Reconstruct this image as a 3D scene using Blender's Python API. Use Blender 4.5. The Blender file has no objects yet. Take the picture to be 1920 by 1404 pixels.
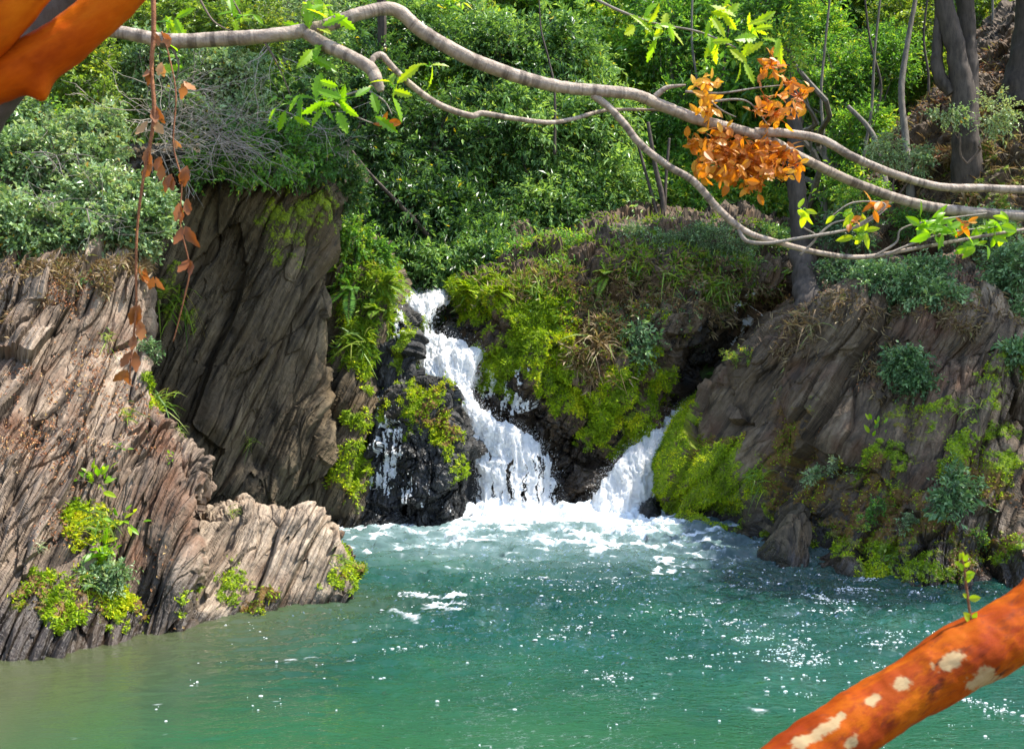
import bpy, math, random
import numpy as np
from mathutils import Vector

R = np.random.default_rng(7)
SC = bpy.context.scene
COL = SC.collection
F, CH, HZ = 2059.0, 2.5, 640.0          # focal length in photo pixels, camera height, horizon row


def at(px, py, Y):
    return np.array([(px - 960.0) * Y / F, Y, CH - (py - HZ) * Y / F])


def proj(P):
    Y = np.maximum(P[..., 1], 0.1)
    return 960 + F * P[..., 0] / Y, HZ - F * (P[..., 2] - CH) / Y


def smooth(a, b, x):
    t = np.clip((x - a) / (b - a), 0, 1)
    return t * t * (3 - 2 * t)


# ------------------------------------------------------------------ noise
def h01(ix, iy, iz, seed=0):
    m = np.uint32
    with np.errstate(over='ignore'):
        h = (ix.astype(np.int64).astype(m) * m(0x8da6b343)) ^ (iy.astype(np.int64).astype(m) * m(0xd8163841)) \
            ^ (iz.astype(np.int64).astype(m) * m(0xcb1ab31f)) ^ m((seed * 0x9e3779b9 + 0x1234567) & 0xffffffff)
        h ^= h >> m(15); h *= m(0x2c1b3c6d); h ^= h >> m(12); h *= m(0x297a2d39); h ^= h >> m(15)
    return h.astype(np.float64) / 4294967296.0


def vnoise(p, seed=0):
    f = np.floor(p); t = p - f
    t = t * t * t * (t * (t * 6 - 15) + 10)
    x, y, z = f[..., 0], f[..., 1], f[..., 2]
    tx, ty, tz = t[..., 0], t[..., 1], t[..., 2]
    def c(dx, dy, dz): return h01(x + dx, y + dy, z + dz, seed)
    a = c(0, 0, 0) * (1 - tx) + c(1, 0, 0) * tx
    b = c(0, 1, 0) * (1 - tx) + c(1, 1, 0) * tx
    d = c(0, 0, 1) * (1 - tx) + c(1, 0, 1) * tx
    e = c(0, 1, 1) * (1 - tx) + c(1, 1, 1) * tx
    return (a * (1 - ty) + b * ty) * (1 - tz) + (d * (1 - ty) + e * ty) * tz


def fbm(p, octv=4, seed=0, gain=0.5):
    s, a, tot = 0, 1.0, 0
    for k in range(octv):
        s = s + a * vnoise(p, seed + k * 17); tot += a
        p = p * 2.03 + 3.7; a *= gain
    return s / tot


# ------------------------------------------------------------------ mesh helpers
def tag(o, label=None, cat=None, group=None, kind=None):
    if label: o['label'] = label
    if cat: o['category'] = cat
    if group: o['group'] = group
    if kind: o['kind'] = kind
    return o


def empty(name, loc):
    o = bpy.data.objects.new(name, None); COL.objects.link(o)
    o.location = [float(v) for v in loc]
    o.empty_display_size = 0.2
    return o


def mesh_data(name, V, quads=None, tris=None, attrs=None, mat=None, smooth_shade=False):
    me = bpy.data.meshes.new(name)
    V = np.asarray(V, dtype=np.float32).reshape(-1, 3)
    me.vertices.add(len(V)); me.vertices.foreach_set('co', V.ravel())
    parts, starts, off = [], [], 0
    for fs, n in ((quads, 4), (tris, 3)):
        if fs is not None and len(fs):
            fs = np.asarray(fs, dtype=np.int32).reshape(-1, n)
            parts.append(fs.ravel())
            starts.append(off + np.arange(len(fs), dtype=np.int32) * n); off += fs.size
    li = np.concatenate(parts); st = np.concatenate(starts)
    me.loops.add(len(li)); me.loops.foreach_set('vertex_index', li)
    me.polygons.add(len(st)); me.polygons.foreach_set('loop_start', st)
    if attrs:
        for k, a in attrs.items():
            at_ = me.attributes.new(k, 'FLOAT', 'POINT')
            at_.data.foreach_set('value', np.asarray(a, dtype=np.float32).ravel())
    me.update(calc_edges=True)
    me.polygons.foreach_set('use_smooth', np.full(len(st), smooth_shade, dtype=bool))
    if mat: me.materials.append(mat)
    me.validate()
    return me


def add(name, V, quads=None, tris=None, attrs=None, mat=None, parent=None, smooth_shade=False):
    V = np.asarray(V, dtype=np.float64).reshape(-1, 3)
    if parent is not None:
        r = parent; o_ = np.zeros(3)
        while r is not None:
            o_ += np.array(r.location); r = r.parent
        org = o_
    else:
        org = np.array([V[:, 0].mean(), V[:, 1].mean(), V[:, 2].min()])
    o = bpy.data.objects.new(name, mesh_data(name, V - org, quads, tris, attrs, mat, smooth_shade))
    COL.objects.link(o)
    if parent is not None: o.parent = parent
    else: o.location = [float(v) for v in org]
    return o


def norm(v):
    return v / np.maximum(np.linalg.norm(v, axis=-1, keepdims=True), 1e-9)


def catmull(ctrl, n):
    """resample axis 0 of ctrl (k,...) to n rows"""
    k = len(ctrl); t = np.linspace(0, k - 1, n)
    i = np.minimum(np.floor(t).astype(int), k - 2); u = t - i
    g = lambda j: ctrl[np.clip(j, 0, k - 1)]
    u = u.reshape((-1,) + (1,) * (ctrl.ndim - 1))
    p0, p1, p2, p3 = g(i - 1), g(i), g(i + 1), g(i + 2)
    return 0.5 * (2 * p1 + (p2 - p0) * u + (2 * p0 - 5 * p1 + 4 * p2 - p3) * u ** 2 + (3 * p1 - p0 - 3 * p2 + p3) * u ** 3)


def tube_geo(pts, rad, seg=8, res=None, bump=0.0, seed=0):
    pts = np.asarray(pts, float); rad = np.asarray(rad, float)
    if res:
        pts = catmull(pts, res); rad = catmull(rad.reshape(-1, 1), res)[:, 0]
    n = len(pts)
    T = norm(np.gradient(pts, axis=0))
    ref = np.array([0, 0, 1.0]) if abs(T[0, 2]) < 0.9 else np.array([1.0, 0, 0])
    U = np.zeros_like(pts); u = ref
    for i in range(n):
        u = u - T[i] * np.dot(u, T[i]); u = u / max(np.linalg.norm(u), 1e-9); U[i] = u
    B = np.cross(T, U)
    ang = np.linspace(0, 2 * np.pi, seg, endpoint=False)
    V = pts[:, None, :] + rad[:, None, None] * (np.cos(ang)[None, :, None] * U[:, None, :] + np.sin(ang)[None, :, None] * B[:, None, :])
    if bump:
        s = 1.2 / max(rad.mean(), 1e-3)
        nz = fbm(V * s * np.array([1, 1, 1]), 3, seed) - 0.5
        V = pts[:, None, :] + (V - pts[:, None, :]) * (1 + bump * nz[..., None] * 2)
    L = np.concatenate([[0], np.cumsum(np.linalg.norm(np.diff(pts, axis=0), axis=1))])
    al = np.repeat(L[:, None], seg, 1)
    i = np.arange(n - 1)[:, None]; j = np.arange(seg)[None, :]
    q = np.stack([i * seg + j, i * seg + (j + 1) % seg, (i + 1) * seg + (j + 1) % seg, (i + 1) * seg + j], -1).reshape(-1, 4)
    V = np.concatenate([V.reshape(-1, 3), pts[:1], pts[-1:]]); al = np.concatenate([al.ravel(), [0, L[-1]]])
    a0, a1 = n * seg, n * seg + 1
    jj = np.arange(seg); jn = (jj + 1) % seg
    tr = np.concatenate([np.stack([np.full(seg, a0), jn, jj], -1),
                         np.stack([np.full(seg, a1), (n - 1) * seg + jj, (n - 1) * seg + jn], -1)])
    return V, q, tr, al


class MB:
    def __init__(s): s.V = []; s.Q = []; s.T = []; s.A = {}; s.n = 0
    def put(s, V, q=None, t=None, **a):
        s.V.append(V)
        if q is not None and len(q): s.Q.append(np.asarray(q) + s.n)
        if t is not None and len(t): s.T.append(np.asarray(t) + s.n)
        for k, v in a.items(): s.A.setdefault(k, []).append(np.broadcast_to(v, (len(V),)))
        s.n += len(V)
    def tube(s, pts, rad, seg=6, res=None, bump=0.0, seed=0, tone_=0):
        V, q, t, al = tube_geo(pts, rad, seg, res, bump, seed)
        if tone_: s.put(V, q, t, tone=.3)
        else: s.put(V, q, t, along=al)
    def obj(s, name, mat, parent=None, smooth_shade=False):
        return add(name, np.concatenate(s.V), np.concatenate(s.Q) if s.Q else None, np.concatenate(s.T) if s.T else None,
                   {k: np.concatenate(v) for k, v in s.A.items()}, mat, parent, smooth_shade)


# ------------------------------------------------------------------ materials
def new_mat(name):
    m = bpy.data.materials.new(name); m.use_nodes = True
    nt = m.node_tree; nt.nodes.clear()
    out = nt.nodes.new('ShaderNodeOutputMaterial')
    return m, nt, out


def N(nt, t, **kw):
    n = nt.nodes.new(t)
    for k, v in kw.items():
        if k.startswith('i_'):
            n.inputs[k[2:].replace('_', ' ')].default_value = v
        else: setattr(n, k, v)
    return n


def ramp(nt, src, stops):
    r = nt.nodes.new('ShaderNodeValToRGB')
    while len(r.color_ramp.elements) > 1: r.color_ramp.elements.remove(r.color_ramp.elements[-1])
    for i, (p, c) in enumerate(stops):
        e = r.color_ramp.elements[0] if i == 0 else r.color_ramp.elements.new(p)
        e.position = p; e.color = (*c, 1)
    nt.links.new(src, r.inputs[0]); return r.outputs[0]


def attr(nt, name):
    n = nt.nodes.new('ShaderNodeAttribute'); n.attribute_name = name; return n.outputs['Fac']


def mixc(nt, f, a, b):
    n = nt.nodes.new('ShaderNodeMix'); n.data_type = 'RGBA'
    for s, v in ((n.inputs[0], f), (n.inputs[6], a), (n.inputs[7], b)):
        if hasattr(v, 'links'): nt.links.new(v, s)
        elif isinstance(v, tuple): s.default_value = (*v, 1)
        else: s.default_value = v
    return n.outputs[2]


def mathn(nt, op, a, b=0.0, clamp=False):
    n = nt.nodes.new('ShaderNodeMath'); n.operation = op; n.use_clamp = clamp
    for s, v in ((n.inputs[0], a), (n.inputs[1], b)):
        if hasattr(v, 'links'): nt.links.new(v, s)
        else: s.default_value = v
    return n.outputs[0]


def noise(nt, scale, detail=4, vec=None, rough=0.6):
    n = N(nt, 'ShaderNodeTexNoise'); n.inputs['Scale'].default_value = scale; n.inputs['Detail'].default_value = detail
    n.inputs['Roughness'].default_value = rough
    if vec is None:
        g = N(nt, 'ShaderNodeNewGeometry'); vec = g.outputs['Position']
    nt.links.new(vec, n.inputs['Vector'])
    return n.outputs['Fac']


def leaf_mat(name, stops, trans=0.4, rough=0.4, tcol=(1.25, 1.15, 0.5), spec=0.5):
    m, nt, out = new_mat(name)
    if name in ('deep_green_leaf', 'bright_green_leaf'): stops = [(p, tuple(min(.8, v * 1.25) for v in c)) for p, c in stops]
    c = ramp(nt, attr(nt, 'tone'), stops)
    p = N(nt, 'ShaderNodeBsdfPrincipled'); p.inputs['Roughness'].default_value = rough
    p.inputs['Specular IOR Level'].default_value = spec
    nt.links.new(c, p.inputs['Base Color'])
    t = N(nt, 'ShaderNodeBsdfTranslucent')
    mm = N(nt, 'ShaderNodeMix'); mm.data_type = 'RGBA'; mm.blend_type = 'MULTIPLY'; mm.inputs[0].default_value = 1
    nt.links.new(c, mm.inputs[6]); mm.inputs[7].default_value = (*tcol, 1)
    nt.links.new(mm.outputs[2], t.inputs['Color'])
    x = N(nt, 'ShaderNodeMixShader'); x.inputs[0].default_value = trans
    nt.links.new(p.outputs[0], x.inputs[1]); nt.links.new(t.outputs[0], x.inputs[2])
    nt.links.new(x.outputs[0], out.inputs[0])
    return m


LM = {
    'blue': leaf_mat('blue_green_leaf', [(0, (.075, .14, .045)), (.45, (.21, .33, .13)), (.8, (.42, .55, .28)), (.965, (.38, .42, .18)), (1, (.50, .30, .03))], .35, .33, (1.15, 1.15, .55)),
    'deep': leaf_mat('deep_green_leaf', [(0, (.022, .060, .016)), (.5, (.080, .175, .045)), (.85, (.19, .33, .095)), (.97, (.28, .42, .12)), (1, (.50, .42, .03))], .42, .36),
    'bright': leaf_mat('bright_green_leaf', [(0, (.05, .13, .025)), (.5, (.12, .28, .045)), (.9, (.24, .42, .05)), (1, (.45, .46, .05))], .5, .42),
    'yellow': leaf_mat('yellow_green_leaf', [(0, (.10, .19, .035)), (.5, (.24, .37, .05)), (.9, (.44, .50, .06)), (1, (.55, .46, .05))], .5, .42),
    'ivy': leaf_mat('teal_green_leaf', [(0, (.050, .11, .036)), (.5, (.13, .245, .090)), (.9, (.27, .41, .17)), (1, (.38, .50, .20))], .3, .36, (1.0, 1.1, .5)),
    'lime': leaf_mat('backlit_lime_leaf', [(0, (.14, .33, .012)), (.5, (.28, .52, .015)), (1, (.52, .62, .02))], .6, .4, (1.2, 1.2, .4)),
    'orange': leaf_mat('dry_orange_leaf', [(0, (.48, .14, .008)), (.5, (.68, .27, .014)), (.9, (.85, .45, .03)), (1, (.9, .58, .04))], .5, .45, (1.15, .95, .5)),
    'brown': leaf_mat('withered_brown_leaf', [(0, (.24, .075, .015)), (.5, (.42, .17, .05)), (1, (.58, .34, .14))], .35, .5, (1.1, .9, .6)),
    'litter': leaf_mat('fallen_leaf', [(0, (.14, .05, .022)), (.5, (.32, .12, .04)), (.85, (.48, .24, .10)), (1, (.60, .42, .16))], .15, .6, (1, .9, .6)),
    'moss': leaf_mat('moss_frond', [(0, (.07, .13, .007)), (.4, (.21, .33, .010)), (.75, (.40, .52, .012)), (1, (.58, .56, .02))], .35, .7, (1.1, 1.1, .4), .2),
    'grass': leaf_mat('grass_blade', [(0, (.07, .16, .02)), (.5, (.19, .34, .03)), (.85, (.34, .43, .05)), (1, (.50, .42, .16))], .45, .5),
    'straw': leaf_mat('dry_straw', [(0, (.12, .075, .035)), (.5, (.27, .18, .09)), (.8, (.42, .32, .16)), (.9, (.20, .26, .05)), (1, (.28, .36, .06))], .3, .6, (1, .95, .6)),
}


def bark_mat(name, c0, c1, scale=14, stretch=(1, 1, .25), bump=.5, rings=0.0, ringc=(.05, .035, .025), rough=.75):
    m, nt, out = new_mat(name)
    g = N(nt, 'ShaderNodeNewGeometry'); mp = N(nt, 'ShaderNodeMapping'); mp.inputs['Scale'].default_value = stretch
    nt.links.new(g.outputs['Position'], mp.inputs['Vector'])
    nz = noise(nt, scale, 6, mp.outputs[0], .65); big = noise(nt, scale * .2, 3)
    c = ramp(nt, mathn(nt, 'ADD', mathn(nt, 'MULTIPLY', nz, .7), mathn(nt, 'MULTIPLY', big, .3)), [(.32, c0), (.62, c1)])
    if rings:
        cb = N(nt, 'ShaderNodeCombineXYZ'); nt.links.new(attr(nt, 'along'), cb.inputs[0])
        gp = N(nt, 'ShaderNodeVectorMath'); gp.operation = 'SCALE'; gp.inputs['Scale'].default_value = .12
        nt.links.new(g.outputs['Position'], gp.inputs[0])
        ad = N(nt, 'ShaderNodeVectorMath'); ad.operation = 'ADD'
        nt.links.new(cb.outputs[0], ad.inputs[0]); nt.links.new(gp.outputs[0], ad.inputs[1])
        n2 = N(nt, 'ShaderNodeTexNoise'); n2.inputs['Scale'].default_value = rings; n2.inputs['Detail'].default_value = 3; n2.inputs['Roughness'].default_value = .7
        nt.links.new(ad.outputs[0], n2.inputs['Vector'])
        rf = ramp(nt, n2.outputs['Fac'], [(.50, (0, 0, 0)), (.60, (.7, .7, .7))])
        lc = noise(nt, 30, 3)
        c = mixc(nt, mathn(nt, 'MULTIPLY', rf, mathn(nt, 'MULTIPLY', lc, 1.7, True)), c, ringc)
    p = N(nt, 'ShaderNodeBsdfPrincipled'); p.inputs['Roughness'].default_value = rough
    p.inputs['Specular IOR Level'].default_value = .3
    nt.links.new(c, p.inputs['Base Color'])
    b = N(nt, 'ShaderNodeBump'); b.inputs['Strength'].default_value = bump; b.inputs['Distance'].default_value = .02
    nt.links.new(nz, b.inputs['Height']); nt.links.new(b.outputs[0], p.inputs['Normal'])
    nt.links.new(p.outputs[0], out.inputs[0])
    return m


BK = {
    'dark': bark_mat('dark_bark', (.022, .016, .012), (.095, .072, .055), 16),
    'grey': bark_mat('grey_bark', (.07, .06, .05), (.22, .19, .15), 16),
    'pale': bark_mat('pale_twig_bark', (.14, .11, .085), (.34, .29, .23), 25),
    'twig': bark_mat('brown_twig_bark', (.05, .035, .025), (.17, .12, .085), 25),
    'limb': bark_mat('ringed_grey_bark', (.18, .135, .10), (.48, .38, .29), 34, (1, 1, 1), .5, 26.0, (.045, .030, .022)),
    'stem': bark_mat('dry_stem_bark', (.12, .045, .02), (.30, .12, .05), 40, (1, 1, 1)),
}


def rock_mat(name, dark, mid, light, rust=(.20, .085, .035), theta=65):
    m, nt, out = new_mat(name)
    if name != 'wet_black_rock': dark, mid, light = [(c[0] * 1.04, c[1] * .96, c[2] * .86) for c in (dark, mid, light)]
    g = N(nt, 'ShaderNodeNewGeometry'); mp = N(nt, 'ShaderNodeMapping')
    mp.vector_type = 'TEXTURE'
    mp.inputs['Rotation'].default_value = (0, -math.radians(theta), 0)
    mp.inputs['Scale'].default_value = (8.0, 4.0, .75)
    nt.links.new(g.outputs['Position'], mp.inputs['Vector'])
    n1 = noise(nt, 9, 8, mp.outputs[0], .68)
    n2 = noise(nt, 55, 5, mp.outputs[0], .7)
    mp2 = N(nt, 'ShaderNodeMapping'); mp2.vector_type = 'TEXTURE'; mp2.inputs['Rotation'].default_value = (0, -math.radians(theta), 0); mp2.inputs['Scale'].default_value = (22, 12, .9)
    nt.links.new(g.outputs['Position'], mp2.inputs['Vector'])
    n4 = noise(nt, 24, 5, mp2.outputs[0], .62)
    n3 = noise(nt, 1.1, 4)
    fac = mathn(nt, 'ADD', mathn(nt, 'MULTIPLY', attr(nt, 'tone'), .36), mathn(nt, 'ADD', mathn(nt, 'MULTIPLY', n1, .40), mathn(nt, 'ADD', mathn(nt, 'MULTIPLY', n2, .20), mathn(nt, 'ADD', mathn(nt, 'MULTIPLY', n4, .24), mathn(nt, 'MULTIPLY', mathn(nt, 'SUBTRACT', noise(nt, 7, 6, None, .7), .18), .34)))))
    c = ramp(nt, fac, [(.46, dark), (.70, mid), (.96, light)])
    rf = ramp(nt, mathn(nt, 'ADD', mathn(nt, 'MULTIPLY', n3, .7), mathn(nt, 'MULTIPLY', n1, .3)), [(.50, (0, 0, 0)), (.64, (.75, .75, .75))])
    c = mixc(nt, rf, c, mixc(nt, n2, tuple(v * .35 for v in rust), rust))
    crack = ramp(nt, n1, [(.38, (1, 1, 1)), (.46, (0, 0, 0))])
    c = mixc(nt, mathn(nt, 'MULTIPLY', crack, .65), c, tuple(v * .35 for v in dark))
    wet = attr(nt, 'wet')
    c = mixc(nt, wet, c, mixc(nt, .28, (.006, .006, .006), c))
    mo = attr(nt, 'moss')
    mn = noise(nt, 38, 5); mn2 = noise(nt, 4, 3)
    mc = ramp(nt, mathn(nt, 'ADD', mathn(nt, 'MULTIPLY', mn, .5), mathn(nt, 'MULTIPLY', mn2, .5)), [(.34, (.022, .030, .005)), (.5, (.15, .21, .008)), (.68, (.33, .39, .010))])
    ob = attr(nt, 'ochre')
    mc = mixc(nt, ob, mc, mixc(nt, mn, (.05, .028, .008), (.24, .13, .022)))
    mfac = ramp(nt, mathn(nt, 'ADD', mo, mathn(nt, 'MULTIPLY', mathn(nt, 'SUBTRACT', mn, .5), .9)), [(.38, (0, 0, 0)), (.58, (1, 1, 1))])
    c = mixc(nt, mfac, c, mc)
    p = N(nt, 'ShaderNodeBsdfPrincipled')
    nt.links.new(c, p.inputs['Base Color'])
    rr = N(nt, 'ShaderNodeMapRange'); nt.links.new(wet, rr.inputs[0]); rr.inputs[3].default_value = .82; rr.inputs[4].default_value = .22
    nt.links.new(rr.outputs[0], p.inputs['Roughness'])
    p.inputs['Specular IOR Level'].default_value = .4
    b = N(nt, 'ShaderNodeBump'); b.inputs['Strength'].default_value = .8; b.inputs['Distance'].default_value = .03
    nt.links.new(mathn(nt, 'ADD', mathn(nt, 'ADD', n1, n4), mathn(nt, 'MULTIPLY', n2, .35)), b.inputs['Height']); nt.links.new(b.outputs[0], p.inputs['Normal'])
    nt.links.new(p.outputs[0], out.inputs[0])
    return m


RK = {
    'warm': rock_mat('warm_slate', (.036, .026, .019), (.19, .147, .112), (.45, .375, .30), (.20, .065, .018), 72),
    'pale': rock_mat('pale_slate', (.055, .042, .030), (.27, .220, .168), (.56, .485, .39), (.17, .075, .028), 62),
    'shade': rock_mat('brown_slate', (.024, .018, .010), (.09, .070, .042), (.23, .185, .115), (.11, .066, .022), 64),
    'grey': rock_mat('grey_slate', (.030, .020, .012), (.135, .098, .062), (.33, .265, .185), (.15, .058, .024), 55),
    'wet': rock_mat('wet_black_rock', (.012, .012, .011), (.045, .043, .040), (.13, .125, .115), (.06, .04, .015), 70),
    'mound': rock_mat('earthy_rock', (.028, .020, .013), (.095, .068, .043), (.20, .15, .10), (.16, .075, .022), 60),
}


# ------------------------------------------------------------------ rock sheets
def grid_quads(nv, nu):
    i = np.arange(nv - 1)[:, None]; j = np.arange(nu - 1)[None, :]
    return np.stack([i * nu + j, i * nu + j + 1, (i + 1) * nu + j + 1, (i + 1) * nu + j], -1).reshape(-1, 4)


def grid_normals(G):
    n = norm(np.cross(np.gradient(G, axis=1), np.gradient(G, axis=0)))
    c = np.array([0, 0, CH]) - G
    mid = tuple(s // 2 for s in G.shape[:2])
    if (n * c).sum(-1).mean() < 0: n = -n
    return n


def worley(p, seed):
    """nearest of jittered cells: offset from its point, cell hash, distance to the cell border"""
    b = np.floor(p - .5)
    d1 = np.full(p.shape[:-1], 9e9); d2 = d1.copy(); hid = np.zeros_like(d1)
    dl = np.zeros_like(p)
    for ox in (0, 1):
        for oy in (0, 1):
            for oz in (0, 1):
                c = b + np.array([ox, oy, oz])
                h = h01(c[..., 0], c[..., 1], c[..., 2], seed)
                j = np.stack([h, (h * 57.31) % 1.0, (h * 911.7) % 1.0], -1)
                v = p - (c + .5 + (j - .5) * .85)
                d = (v ** 2).sum(-1)
                n = d < d1
                d2 = np.where(n, d1, np.minimum(d2, d)); d1 = np.where(n, d, d1)
                hid = np.where(n, h, hid); dl = np.where(n[..., None], v, dl)
    return dl, (hid * 7919.3) % 1.0, np.sqrt(d2) - np.sqrt(d1)


def facets(q, levels, seed, gw=.10, ga=.35, wob=(.5, .5, .5)):
    out = np.zeros(q.shape[:-1]); tone = np.zeros_like(out); wt = 0
    for k, (sc, amp) in enumerate(levels):
        p = q / np.array(sc) + 13.7 * k
        p = p + (np.stack([vnoise(p * 1.7, seed + 7 + k), vnoise(p * 1.7, seed + 8 + k), vnoise(p * 1.7, seed + 9 + k)], -1) - .5) * np.array(wob)
        dl, h, e = worley(p, seed + 41 * k)
        t = np.stack([h - .5, (h * 31.7) % 1 - .5, (h * 77.1) % 1 - .5], -1)
        gr = 1 - smooth(0, gw * 2, e)
        out += amp * ((h - .5) * 1.3 + (dl * t).sum(-1) * 1.6 - ga * gr)
        tone += ((h * 13.3) % 1) * (1 - .5 * gr) * (.6 + .4 * k); wt += .6 + .4 * k
    return out, tone / wt


def slate(P, theta, levels, seed, warp=.10):
    th = math.radians(theta)
    n = np.array([math.sin(th), .12, -math.cos(th)]); n /= np.linalg.norm(n)
    d = np.array([math.cos(th), 0, math.sin(th)])
    e = np.cross(n, d)
    w = (fbm(P * .5, 2, seed) - .5) * warp * 1.5
    q = np.stack([P @ n + w, P @ d, P @ e], -1)
    calm = .35 + 1.1 * smooth(.35, .65, fbm(P * .8, 3, seed + 700))
    out, tone = facets(q, levels[:2], seed, .10, .35, (.22, .6, .6))
    o2, t2 = facets(q, levels[2:], seed + 300, .10, .35, (.3, .6, .6))
    out = out + o2 * calm
    f = .35 * fbm(q * np.array([11, 1.8, 2.8]), 4, seed + 300, .6) + .65 * fbm(q * np.array([14, .8, 1.2]), 3, seed + 340, .6) - .5
    out += f * .115 * calm
    out += (fbm(P * .9, 3, seed + 600) - .5) * .34 + (fbm(P * 8, 5, seed + 500, .65) - .5) * .045
    return out, np.clip(tone * .55 + t2 * .45 + f * .55, 0, 1)


def lumpy(P, seed):
    w = np.stack([fbm(P * 1.3, 3, seed), fbm(P * 1.3 + 9, 3, seed + 1), fbm(P * 1.3 + 5, 3, seed + 2)], -1) - .5
    q = P + w * .5
    th = math.radians(60)
    q = np.stack([q[..., 0] * math.sin(th) - q[..., 2] * math.cos(th), q[..., 1], q[..., 0] * math.cos(th) + q[..., 2] * math.sin(th)], -1)
    out, tone = facets(q, (((.75, .8, 1.1), .42), ((.27, .3, .42), .17), ((.10, .11, .16), .065), ((.035, .04, .06), .022)), seed, .1, .3)
    out += (fbm(P * 1.1, 3, seed + 20) - .5) * .7 + (fbm(P * 9, 5, seed + 30, .65) - .5) * .10
    return out + .18, np.clip(tone + (fbm(P * 4, 4, seed + 60) - .5) * .8, 0, 1)


def blobs(px, py, L, P, seed, fr=2.2):
    m = np.zeros(px.shape)
    px = px + (fbm(P * 2.6 + 3, 4, seed + 801, .6) - .5) * 150; py = py + (fbm(P * 2.6 + 8, 4, seed + 802, .6) - .5) * 150
    for (x, y, rx, ry, s) in L:
        d = np.sqrt(((px - x) / rx) ** 2 + ((py - y) / ry) ** 2)
        m = np.maximum(m, s * (1 - smooth(.45, 1.15, d)))
    return m


SHEETS = {}


class Sheet: pass


def rock(name, ctrl, nv, nu, mat, label, cat='rock', mode='slate', theta=65, levels=None, moss=(), ochre=(), wet=(), wetline=.25, seed=1, amp=1.0, moss_n=0, moss_len=.05, key=None, bare=(), upmoss=0.0):
    C = np.array([[at(*c) for c in row] for row in ctrl])
    G = catmull(C, nv); G = catmull(G.swapaxes(0, 1), nu).swapaxes(0, 1)
    n0 = grid_normals(G)
    if mode == 'slate':
        lv = levels or (((.60, 3.4, 2.2), .19), ((.19, 1.2, .9), .12), ((.068, .5, .4), .046), ((.024, .35, .3), .010))
        d, tone = slate(G, theta, lv, seed)
    else:
        d, tone = lumpy(G, seed)
    G = G + n0 * (d * amp)[..., None]
    n1 = grid_normals(G)
    px, py = proj(G)
    nz = fbm(G * 3.1, 5, seed + 900, .6)
    mo = blobs(px, py, moss, G, seed) if moss else np.zeros(px.shape)
    if upmoss: mo = np.maximum(mo, upmoss * smooth(.25, .8, n1[..., 2]))
    mp2 = fbm(G * 11, 4, seed + 950, .65)
    mo = np.clip(mo * (1 + (nz - .5) * 2.8 + (mp2 - .5) * 2.4) * (.72 + .4 * np.clip(n1[..., 2] + .3, 0, 1)), 0, 1)
    if bare: mo = mo * (1 - blobs(px, py, bare, G, seed))
    oc = blobs(px, py, ochre, G, seed) if ochre else np.zeros(px.shape)
    oc = smooth(.35, .65, oc * (.55 + nz))
    we = blobs(px, py, wet, G, seed) if wet else np.zeros(px.shape)
    we = np.maximum(smooth(.35, .6, we * (.5 + nz)), 1 - smooth(wetline * .5, wetline * 1.5, G[..., 2] + (nz - .5) * .5))
    mr = smooth(.35, .65, mo)
    G = G + n1 * (mr * (.012 + .045 * (fbm(G * 10, 4, seed + 960, .6) - .35)))[..., None]
    o = add(name, G, grid_quads(nv, nu), None, {'tone': tone, 'moss': mo, 'wet': we, 'ochre': oc}, mat)
    tag(o, label, cat)
    s = Sheet(); s.G = G; s.n = n1; s.px = px; s.py = py; s.moss = mo; s.oc = oc; s.o = o; s.nz = nz
    SHEETS[key or name] = s
    if moss_n:
        w = (smooth(.4, .75, mo) * (1 - .7 * oc)).ravel()
        # weight by cell area
        du = np.linalg.norm(np.gradient(G, axis=1), axis=-1) * np.linalg.norm(np.gradient(G, axis=0), axis=-1)
        w = w * np.minimum(du.ravel(), np.percentile(du, 95))
        vis = ((px > -60) & (px < 1990) & (n1 * norm(np.array([0, 0, CH]) - G)).sum(-1).__gt__(-.25)).ravel()
        w = w * vis
        if w.sum() > 0:
            idx = R.choice(len(w), moss_n, p=w / w.sum())
            P = G.reshape(-1, 3)[idx] + R.normal(0, .014, (moss_n, 3)); nn = n1.reshape(-1, 3)[idx]
            D = norm(nn * .9 + np.array([0, 0, -.35]) + R.normal(0, .55, (moss_n, 3)))
            tn = np.clip(-.25 + 1.6 * fbm(P * 3.2, 4, seed + 5, .6) + R.normal(0, .16, moss_n), 0, 1)
            V, T, A = leaf_geo(P - nn * .008, D, norm(nn + R.normal(0, .5, (moss_n, 3))), moss_len * R.uniform(.5, 1.3, moss_n), moss_len * .42 * R.uniform(.6, 1.3, moss_n), tn, .15)
            mo_o = add('moss', V, None, T, {'tone': A}, LM['moss'], o)
    return o


def find(key, px, py, rad=9):
    s = SHEETS[key]
    d2 = (s.px - px) ** 2 + (s.py - py) ** 2
    near = d2 < rad * rad
    if not near.any():
        k = np.argmin(d2)
    else:
        yy = np.where(near, s.G[..., 1] + np.sqrt(d2) * .004, 1e9); k = np.argmin(yy)
    return s.G.reshape(-1, 3)[k].copy(), s.n.reshape(-1, 3)[k].copy()


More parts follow.
